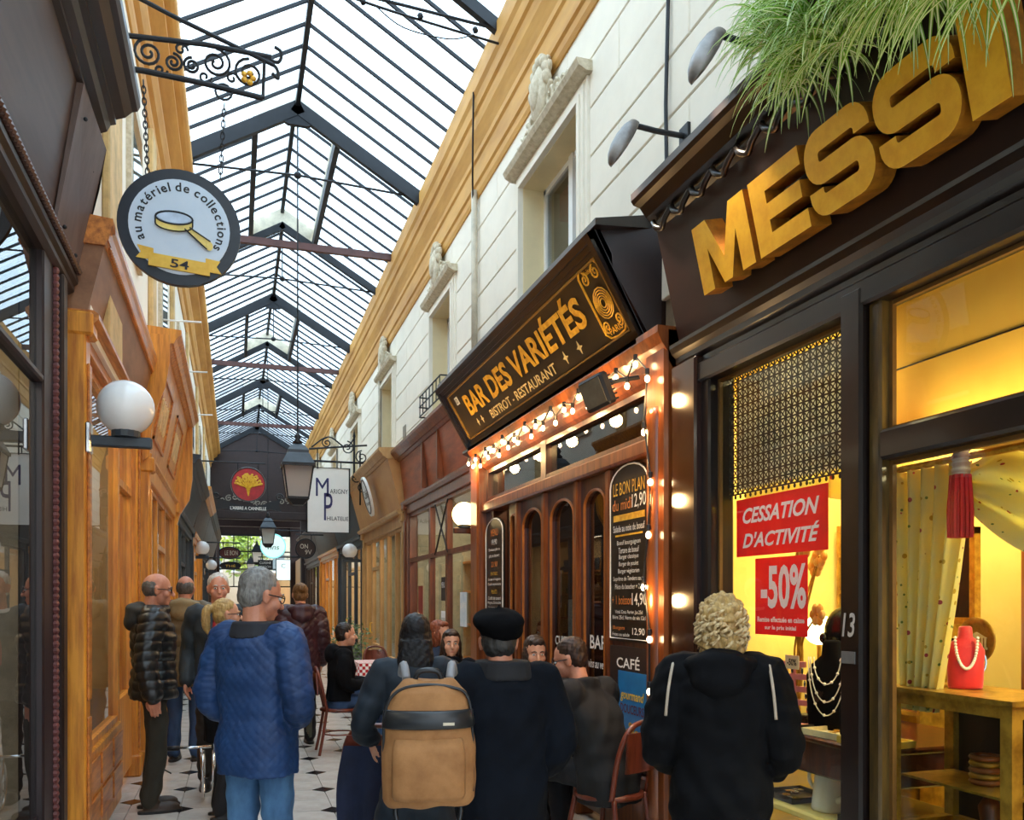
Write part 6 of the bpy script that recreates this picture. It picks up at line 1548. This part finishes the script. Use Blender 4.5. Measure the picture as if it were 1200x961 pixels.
    # ---- jacket
    if jacket:
        mb = MB(); f0 = (hem-pel.z)/.33; torso(mb, bulk, f0, hemr=hemr)
        for sd, side in ((1,'R'),(-1,'L')):
            sh, el, wr = g('sh',sd,side), g('el',sd,side), g('wr',sd,side)
            limb(mb, [sh+Vector((-.05*sd,0,.01)), sh, el, wr-(wr-el)*.04], [.072+bulk*.8,.064+bulk*.75,.05+bulk*.7,.038+bulk*.65])
            if pose == 'sit' and hem < .5: pass
        if collar: mb.loft([(nek+Vector((0,.0,-.06)),.10+bulk,.095+bulk),(nek+Vector((0,.01,.01)),.075+bulk,.078+bulk),(nek+Vector((0,.012,collar)),.068+bulk,.075+bulk)], 18)
        part(finish(remesh(mb, max(.008, vox), 4), jacket, jfn or wrinkle(.007,.16,int(abs(loc[1])*77)%97)), 'jacket', None, root, world=False)
        if collarm: part(finish(remesh(MB().loft([(nek+Vector((0,.0,-.02)),.085+bulk,.088+bulk),(nek+Vector((0,.01,.03)),.08+bulk,.083+bulk),(nek+Vector((0,.012,collar+.012)),.073+bulk,.08+bulk)], 18), .008, 3), collarm), 'collar', None, root, world=False)
        if shirt: part(finish(remesh(MB().loft([(ctr(.3)+Vector((0,.05,0)),.07,.09+bulk),(ctr(1)+Vector((0,.045,0)),.075,.10+bulk),(ctr(1.4)+Vector((0,.03,0)),.05,.085+bulk)], 16), .01, 4), shirt), 'sweater', None, root, world=False)
        if hood: 
            mb = MB().ell(nek+Vector((0,-.115,-.03)),(.13,.07,.10)).ell(nek+Vector((0,-.09,.03)),(.12,.075,.06))
            mb.tube([nek+Vector((.125*math.cos(a),-.01+.115*math.sin(a)*1.05,.0-.02*math.sin(a))) for a in np.linspace(-PI*1.05,.05*PI,14)], .045, 10)
            part(finish(remesh(mb, .011, 4), hoodm or jacket, wrinkle(.006,.1,9)), 'hood', None, root, world=False)
    if skirt: part(finish(remesh(MB().loft([((0,0,.28),.22,.19),((0,0,.6),.2,.16),((0,0,.95),.17,.13)],22), .014, 3), skirt, wrinkle(.012,.12,4,(1,1,.05))), 'skirt', None, root, world=False)
    # ---- hair
    hm = hairm or hairmat('hair_dark','1c1513','0d0a0a')
    if hair:
        mb = MB(); fn = wrinkle(.0024,.03,2,(1,1,.4)); hv = .007
        mb.ell(H(0,-.028,.05), (.084,.096,.088), R3, 20, 14)
        if hair == 'balding': mb = MB().ell(H(0,-.032,.014), (.0815,.083,.086), R3, 18, 12); fn = wrinkle(.002,.03,2)
        if hair in ('short','bob','curly','long','pony','bun'): mb.ell(H(0,-.05,.0), (.08,.066,.08), R3, 18, 12)
        if hair in ('bob','long','curly'):
            for q in (-1,1): mb.ell(H(q*.062,-.02,-.03), (.035,.06,.1), R3, 14, 10)
        if hair in ('bob','long'): mb.ell(H(0,.03,.088), (.062,.05,.034), R3, 16, 10)
        if hair == 'bob': mb.ell(H(0,-.06,-.07), (.085,.055,.1), R3, 16, 10)
        if hair == 'long': mb.loft([(H(0,-.09,-.40)-Vector((0,0,0)),.06,.025),(H(0,-.095,-.3),.10,.04),(H(0,-.085,-.15),.11,.06),(H(0,-.06,-.02),.095,.07)],18)
        if hair == 'pony': limb(mb, [H(0,-.11,.06),H(0,-.16,.04),H(0,-.165,-.08),H(0,-.14,-.16)], [.025,.035,.035,.012])
        if hair == 'bun': mb.ell(H(0,-.11,.075), .05)
        if hair == 'curly':
            mb.ell(H(0,-.06,-.06), (.10,.075,.10), R3, 16, 10); mb.ell(H(0,-.03,.05), (.10,.11,.095), R3, 18, 12); fn = wrinkle(.009,.035,8,(1,1,.8))
        hr = part(finish(remesh(mb, hv, 3), hm, fn), 'hair', None, root, world=False)
        if hair == 'curly':
            rnd = random.Random(4); mb = MB()
            for k in range(150):
                th = rnd.uniform(0,2*PI); ph = rnd.uniform(-.9,1.3); x, y, z = .105*math.cos(ph)*math.cos(th), -.035+.11*math.cos(ph)*math.sin(th), .02+.11*math.sin(ph)
                if y > .045 and z < .07: continue
                c = H(x, y, z); L = rnd.uniform(.04,.08); r0 = rnd.uniform(.009,.016); a0 = rnd.uniform(0,6.28)
                n_ = (c-H(0,-.035,.02)).normalized(); t1 = n_.cross(Vector((0,0,1))).normalized()
                mb.tube([c+n_*(r0*math.cos(a0+q*.75))+t1*(r0*math.sin(a0+q*.75))+Vector((0,0,-L*q/12)) for q in range(13)], [.002+.006*math.sin(PI*(q+.5)/13) for q in range(13)], 5)
            part(mb, 'curl', hairmat('hair_blond_light','e8d3a6','b08a54'), hr, True, world=False)
    if glasses:
        mb = MB()
        for q in (-1,1):
            mb.tube([H(q*.033+.024*math.cos(a), .097-.004*abs(math.cos(a)), .003+.018*math.sin(a)) for a in np.linspace(0,2*PI,13)[:-1]], .0028, 5, closed=True)
            mb.tube([H(q*.057,.093,.008),H(q*.08,.05,.008),H(q*.09,-.01,.006)], .003, 5)
        mb.tube([H(-.009,.098,.006),H(.009,.098,.006)], .0025, 5)
        part(mb, 'glasses', m_ink, root, world=False)
    return root, H, R3, s
def floor_at(px, zc):
    x = (px-VPX)*CS*zc/F; return (x, (zc-SN*x)/CS, 0)
m_puff = mat('puffer_black','1a1c1e',.38,var=.15,coat=.1); m_olive = mat('parka_olive','6b5a3c',.6,c2='54462e',scale=(4,4,4))
m_bluej = mat('quilt_blue','183f72',.6,c2='12305c',scale=(7,7,7)); m_burg = mat('quilt_burgundy','3f1a22',.42,c2='2c1118',scale=(7,7,7)); m_blackc = mat('coat_black','0b0c10',.85,var=.2,spec=.15); m_navyc = mat('coat_navy','0e131c',.9,spec=.15,c2='090c13',scale=(5,5,5))
m_grey = hairmat('hair_grey','8d8b88','55524f'); m_whiteh = hairmat('hair_white','d8d4cc','a39d94'); m_greyd = hairmat('hair_greydark','6d655e','3d3835'); m_blackh = hairmat('hair_black','17151a','08080b'); m_brownh = hairmat('hair_brown','3a2418','1f130d'); m_blondh = hairmat('hair_blond','c9a86a','8a6a3c'); m_redh = hairmat('hair_auburn','8a4524','5a2a14')

# man in black puffer, in profile by the honey wood shopfront
person('man in black puffer jacket and glasses standing in profile by honey wood shop', floor_at(180,6.55), (1,.12), ht=1.80, bulk=.035, jacket=m_puff, jfn=puffer(), hem=.84, trousers=mat('trouser_olive','2e2a20',.85), shoes=m_shoe, hair='balding', hairm=m_greyd, glasses=True, skin=m_skin2, vox=.006, hood=True, hoodm=mat('hood_charcoal','2a2a28',.7), collar=.05, head_pitch=.08,
       J=dict(el=(.25,-.06,1.12), wr=(.25,-.01,.87), hd=(0,.1,-1)))
# man in olive parka from behind
person('man in olive quilted parka seen from behind', floor_at(217,8.6), (.15,1), ht=1.84, bulk=.04, jacket=m_olive, jfn=puffer(.12,.008), hem=.72, trousers=m_jeand, shoes=m_shoeb, hair='balding', hairm=m_greyd, hood=True, hoodm=mat('hood_beige','8a7550',.8), skin=m_skin2, vox=.012)
# white-haired man facing the camera
person('white-haired man in red sweater facing the camera', floor_at(256,7.35), (.0,-1), ht=1.82, bulk=.03, jacket=mat('jacket_slate','222a30',.7), hem=.78, trousers=m_trd, hair='short', hairm=m_whiteh, skin=m_skin2, shirt=mat('sweater_red','9a1a24',.8), collarm=m_white, collar=.0, vox=.009, head_yaw=.1)
# blonde woman with ponytail
person('blonde woman with ponytail and sunglasses in black coat', floor_at(262,6.35), (1,.1), ht=1.60, bulk=.03, jacket=m_blackc, hem=.62, trousers=m_trb, hair='pony', hairm=m_blondh, glasses=True, vox=.008, J=dict(el=(.24,-.02,1.12), wr=(.24,.08,.9)))
# man in blue quilted jacket
person('grey-haired man in blue quilted jacket and jeans', floor_at(302,4.05), (.62,.78), ht=1.735, bulk=.03, jacket=m_bluej, jfn=quilt(.055,.0045), hem=.80, trousers=m_jean, shoes=m_shoe, hair='short', hairm=m_grey, glasses=True, skin=m_skin2, vox=.006, collarm=mat('collar_dark','23242c',.8), collar=.045, head_pitch=.22, head_yaw=-.5,
       J=dict(el=(.25,-.03,1.13), wr=(.1,.17,1.04), hd=(-.8,.5,.1)))
# woman in burgundy coat
person('woman in long burgundy quilted coat seen from behind', floor_at(352,9.6), (-.1,1), ht=1.78, bulk=.045, jacket=m_burg, jfn=quilt(.09,.009), hem=.55, hemr=.2, trousers=m_trb, hair='bun', hairm=hairmat('hair_tawny','8a6238','4a2f1a'), hood=True, vox=.012)
# seated man by the far tables
person('man in black jacket and jeans seated on bentwood chair', (1.06,9.2,0), (1,.05), 'sit', 1.75, bulk=.03, jacket=m_blackc, hem=.47, trousers=m_jeand, shoes=m_shoeb, hair='short', hairm=hairmat('hair_darkbrown','2a1d16','140d0a'), hood=True, vox=.01, J=dict(wr=(.1,.3,.72)))
# woman with long black hair
person('woman with long black hair and dark blue coat from behind', floor_at(487,4.35), (.2,1), ht=1.52, bulk=.035, jacket=mat('coat_petrol','15222f',.75,c2='0e1822',scale=(5,5,5)), hem=.55, hemr=.21, trousers=m_trb, hair='long', hairm=m_blackh, vox=.01, collar=.0, LJ=dict(el=(.3,-.05,1.14), wr=(.26,.14,1.02)))
# man in beret
r9, H9, R9, s9 = person('man in black beret and navy coat seen from behind', floor_at(588,3.45), (-.02,1), ht=1.565, bulk=.045, jacket=m_navyc, hem=.5, hemr=.2, trousers=m_trb, hair='short', hairm=hairmat('hair_pepper','3a3836','1c1b1b'), vox=.009, collar=.05, J=dict(sh=(.2,-.01,1.40), el=(.26,-.05,1.14), wr=(.17,.1,.97), hd=(-.6,.5,-.5), head=(.0,.05,1.60)), skin=m_skin2, head_yaw=-.25, collarm=m_trb)
mb = MB().ell(H9(0,-.03,.098), (.118,.135,.056), R9 @ Matrix.Rotation(.22,4,'X'), 22, 12).ell(H9(.01,-.05,.06), (.098,.10,.06), R9, 22, 12); mb.tube([H9(0,-.03,.14),H9(0,-.035,.172)], .005, 6)
part(finish(remesh(mb, .007, 4), mat('beret_black','08080b',.95,spec=.1), wrinkle(.003,.1,6)), 'beret', None, r9, world=False)
# man bending at the café table
person('dark-haired man in black jacket leaning forward at the table by the bar', (2.12,4.68,0), (-.5,.87), 'sit', 1.80, bulk=.04, jacket=mat('jacket_charcoal','101013',.8,c2='0e0e11',scale=(6,6,6)), hem=.40, hemr=.21, trousers=m_trb, hair='short', hairm=m_brownh, vox=.009, skin=m_skin2, glasses=True, head_pitch=.25, head_yaw=.45,
       J=dict(chest=(0,.12,.88), neck=(0,.2,1.04), head=(0,.29,1.2), sh=(.19,.17,.99), el=(.24,.28,.78), wr=(.12,.45,.80)))
person('dark-haired woman facing the leaning man across the café table', (2.1,5.98,0), (-.1,-1), 'sit', 1.72, bulk=.02, jacket=m_blackc, hem=.47, trousers=m_trb, hair='bob', hairm=m_brownh, vox=.009, head_pitch=.1)
person('young woman with long dark hair seated facing the camera', (1.86,7.55,0), (-.15,-1), 'sit', 1.72, bulk=.02, jacket=m_navyc, hem=.47, trousers=m_trb, hair='long', hairm=m_brownh, vox=.009)
person('auburn-haired woman seated in front of the russet shop', (1.93,8.4,0), (.3,-.95), 'sit', 1.80, bulk=.02, jacket=mat('coat_blue','24344e',.8), hem=.47, trousers=m_trb, hair='bob', hairm=m_redh, vox=.011, head_yaw=.5)
# blonde curly woman at the window
r11, H11, R11, s11 = person('woman with curly blond hair and black hooded coat at the jewellery window', floor_at(845,3.42), (.55,.84), ht=1.60, bulk=.055, jacket=m_blackc, hem=.4, hemr=.21, trousers=m_trb, hair='curly', hairm=m_blondh, hood=True, vox=.009, J=dict(el=(.26,-.02,1.12), wr=(.2,.2,1.0)), head_yaw=.1)
for q in (-1, 1):
    part(MB().tube(smoothpath([(q*.225,-.155,1.26),(q*.215,-.145,1.37),(q*.2,-.09,1.475),(q*.19,.03,1.50)]), .007, 6), 'bag_strap', mat('strap_pale','b9ab98',.5), r11, True, world=False)
# backpack
c = floor_at(502, 3.12)
bp = thing('backpack', 'tan canvas backpack with dark leather band and top handle', 'backpack', (c[0], c[1], .86), -.2)
m_canvas = mat('canvas_tan','a9794a',.8,c2='8f6238',scale=(9,9,9),bump=.15,bscale=300); m_leath = mat('leather_dark','1f2226',.35)
mb = MB().loft([((0,0,0),.15,.07),((0,0,.02),.168,.085),((0,-.005,.15),.172,.10),((0,0,.32),.165,.095),((0,.005,.41),.14,.08),((0,.01,.455),.09,.05)], 26)
part(finish(remesh(mb, .008, 3), m_canvas, wrinkle(.004,.14,4)), 'bag_body', None, bp, world=False)
mb = MB()
mb.loft([((0,-.012,.285),.165,.098),((0,-.012,.29),.168,.102),((0,-.01,.345),.162,.1),((0,-.01,.35),.155,.09)], 26); part(mb, 'leather_band', m_leath, bp, True, world=False)
part(MB().box(.05,.09,-.112,-.108,.3,.31), 'name_tag', m_board, bp, world=False)
part(MB().tube(smoothpath([(-.05,-.01,.45),(-.03,-.02,.485),(.03,-.02,.485),(.05,-.01,.45)]), .01, 7), 'top_handle', m_leath, bp, True, world=False)
part(MB().tube(smoothpath([(-.16,-.03,.2),(-.15,-.045,.36),(-.08,-.05,.43),(.08,-.05,.43),(.15,-.045,.36),(.16,-.03,.05)]), .006, 6), 'zipper', m_leath, bp, True, world=False)
part(MB().loft([((0,-.075,.03),.12,.03),((0,-.085,.05),.13,.035),((0,-.09,.2),.13,.035),((0,-.085,.25),.12,.02)], 20), 'front_pocket', m_canvas, bp, True, world=False)
for q in (-1,1):
    part(MB().tube(smoothpath([(q*.08,.05,.45),(q*.09,.1,.5),(q*.1,.17,.46)]), .016, 7), 'shoulder_strap', mat('strap_grey','8d8f94',.6), bp, True, world=False)
    part(MB().tube(smoothpath([(q*.1,.04,.05),(q*.12,.03,-.03),(q*.1,.01,-.12)]), .01, 6), 'webbing', m_leath, bp, True, world=False)
# wheeled frame beside the puffer man
wl = thing('wheeled_walker', 'small chrome wheeled frame with black grip between puffer man and blonde woman', 'walker', floor_at(232,6.9))
mb = MB().tube([(-.22,0,.42),(.1,0,.42)], .012, 7).tube([(.02,0,.42),(.04,.02,.12)], .012, 7); part(mb, 'handle_bar', m_chrome, wl, True, world=False)
part(MB().tube([(-.24,0,.42),(-.14,0,.42)], .02, 8), 'grip', m_ink, wl, True, world=False)
part(MB().tube(smoothpath([(-.14,0,.42),(-.27,0,.4),(-.3,0,.3),(-.2,0,.22)]), .006, 5), 'cable', m_ink, wl, True, world=False)
for dx in (.04,.12):
    w_ = part(MB().tube([(dx,.19*math.cos(2*PI*k/28),.2+.19*math.sin(2*PI*k/28)) for k in range(28)], .012, 6, closed=True), 'wheel', m_chrome, wl, True, world=False)
    mb = MB()
    for k in range(10): mb.tube([(dx,0,.2),(dx,.19*math.cos(2*PI*k/10),.2+.19*math.sin(2*PI*k/10))], .003, 4)
    part(mb, 'spokes', m_chrome, w_, world=False)
bpy.data.scenes.remove(_tmp)
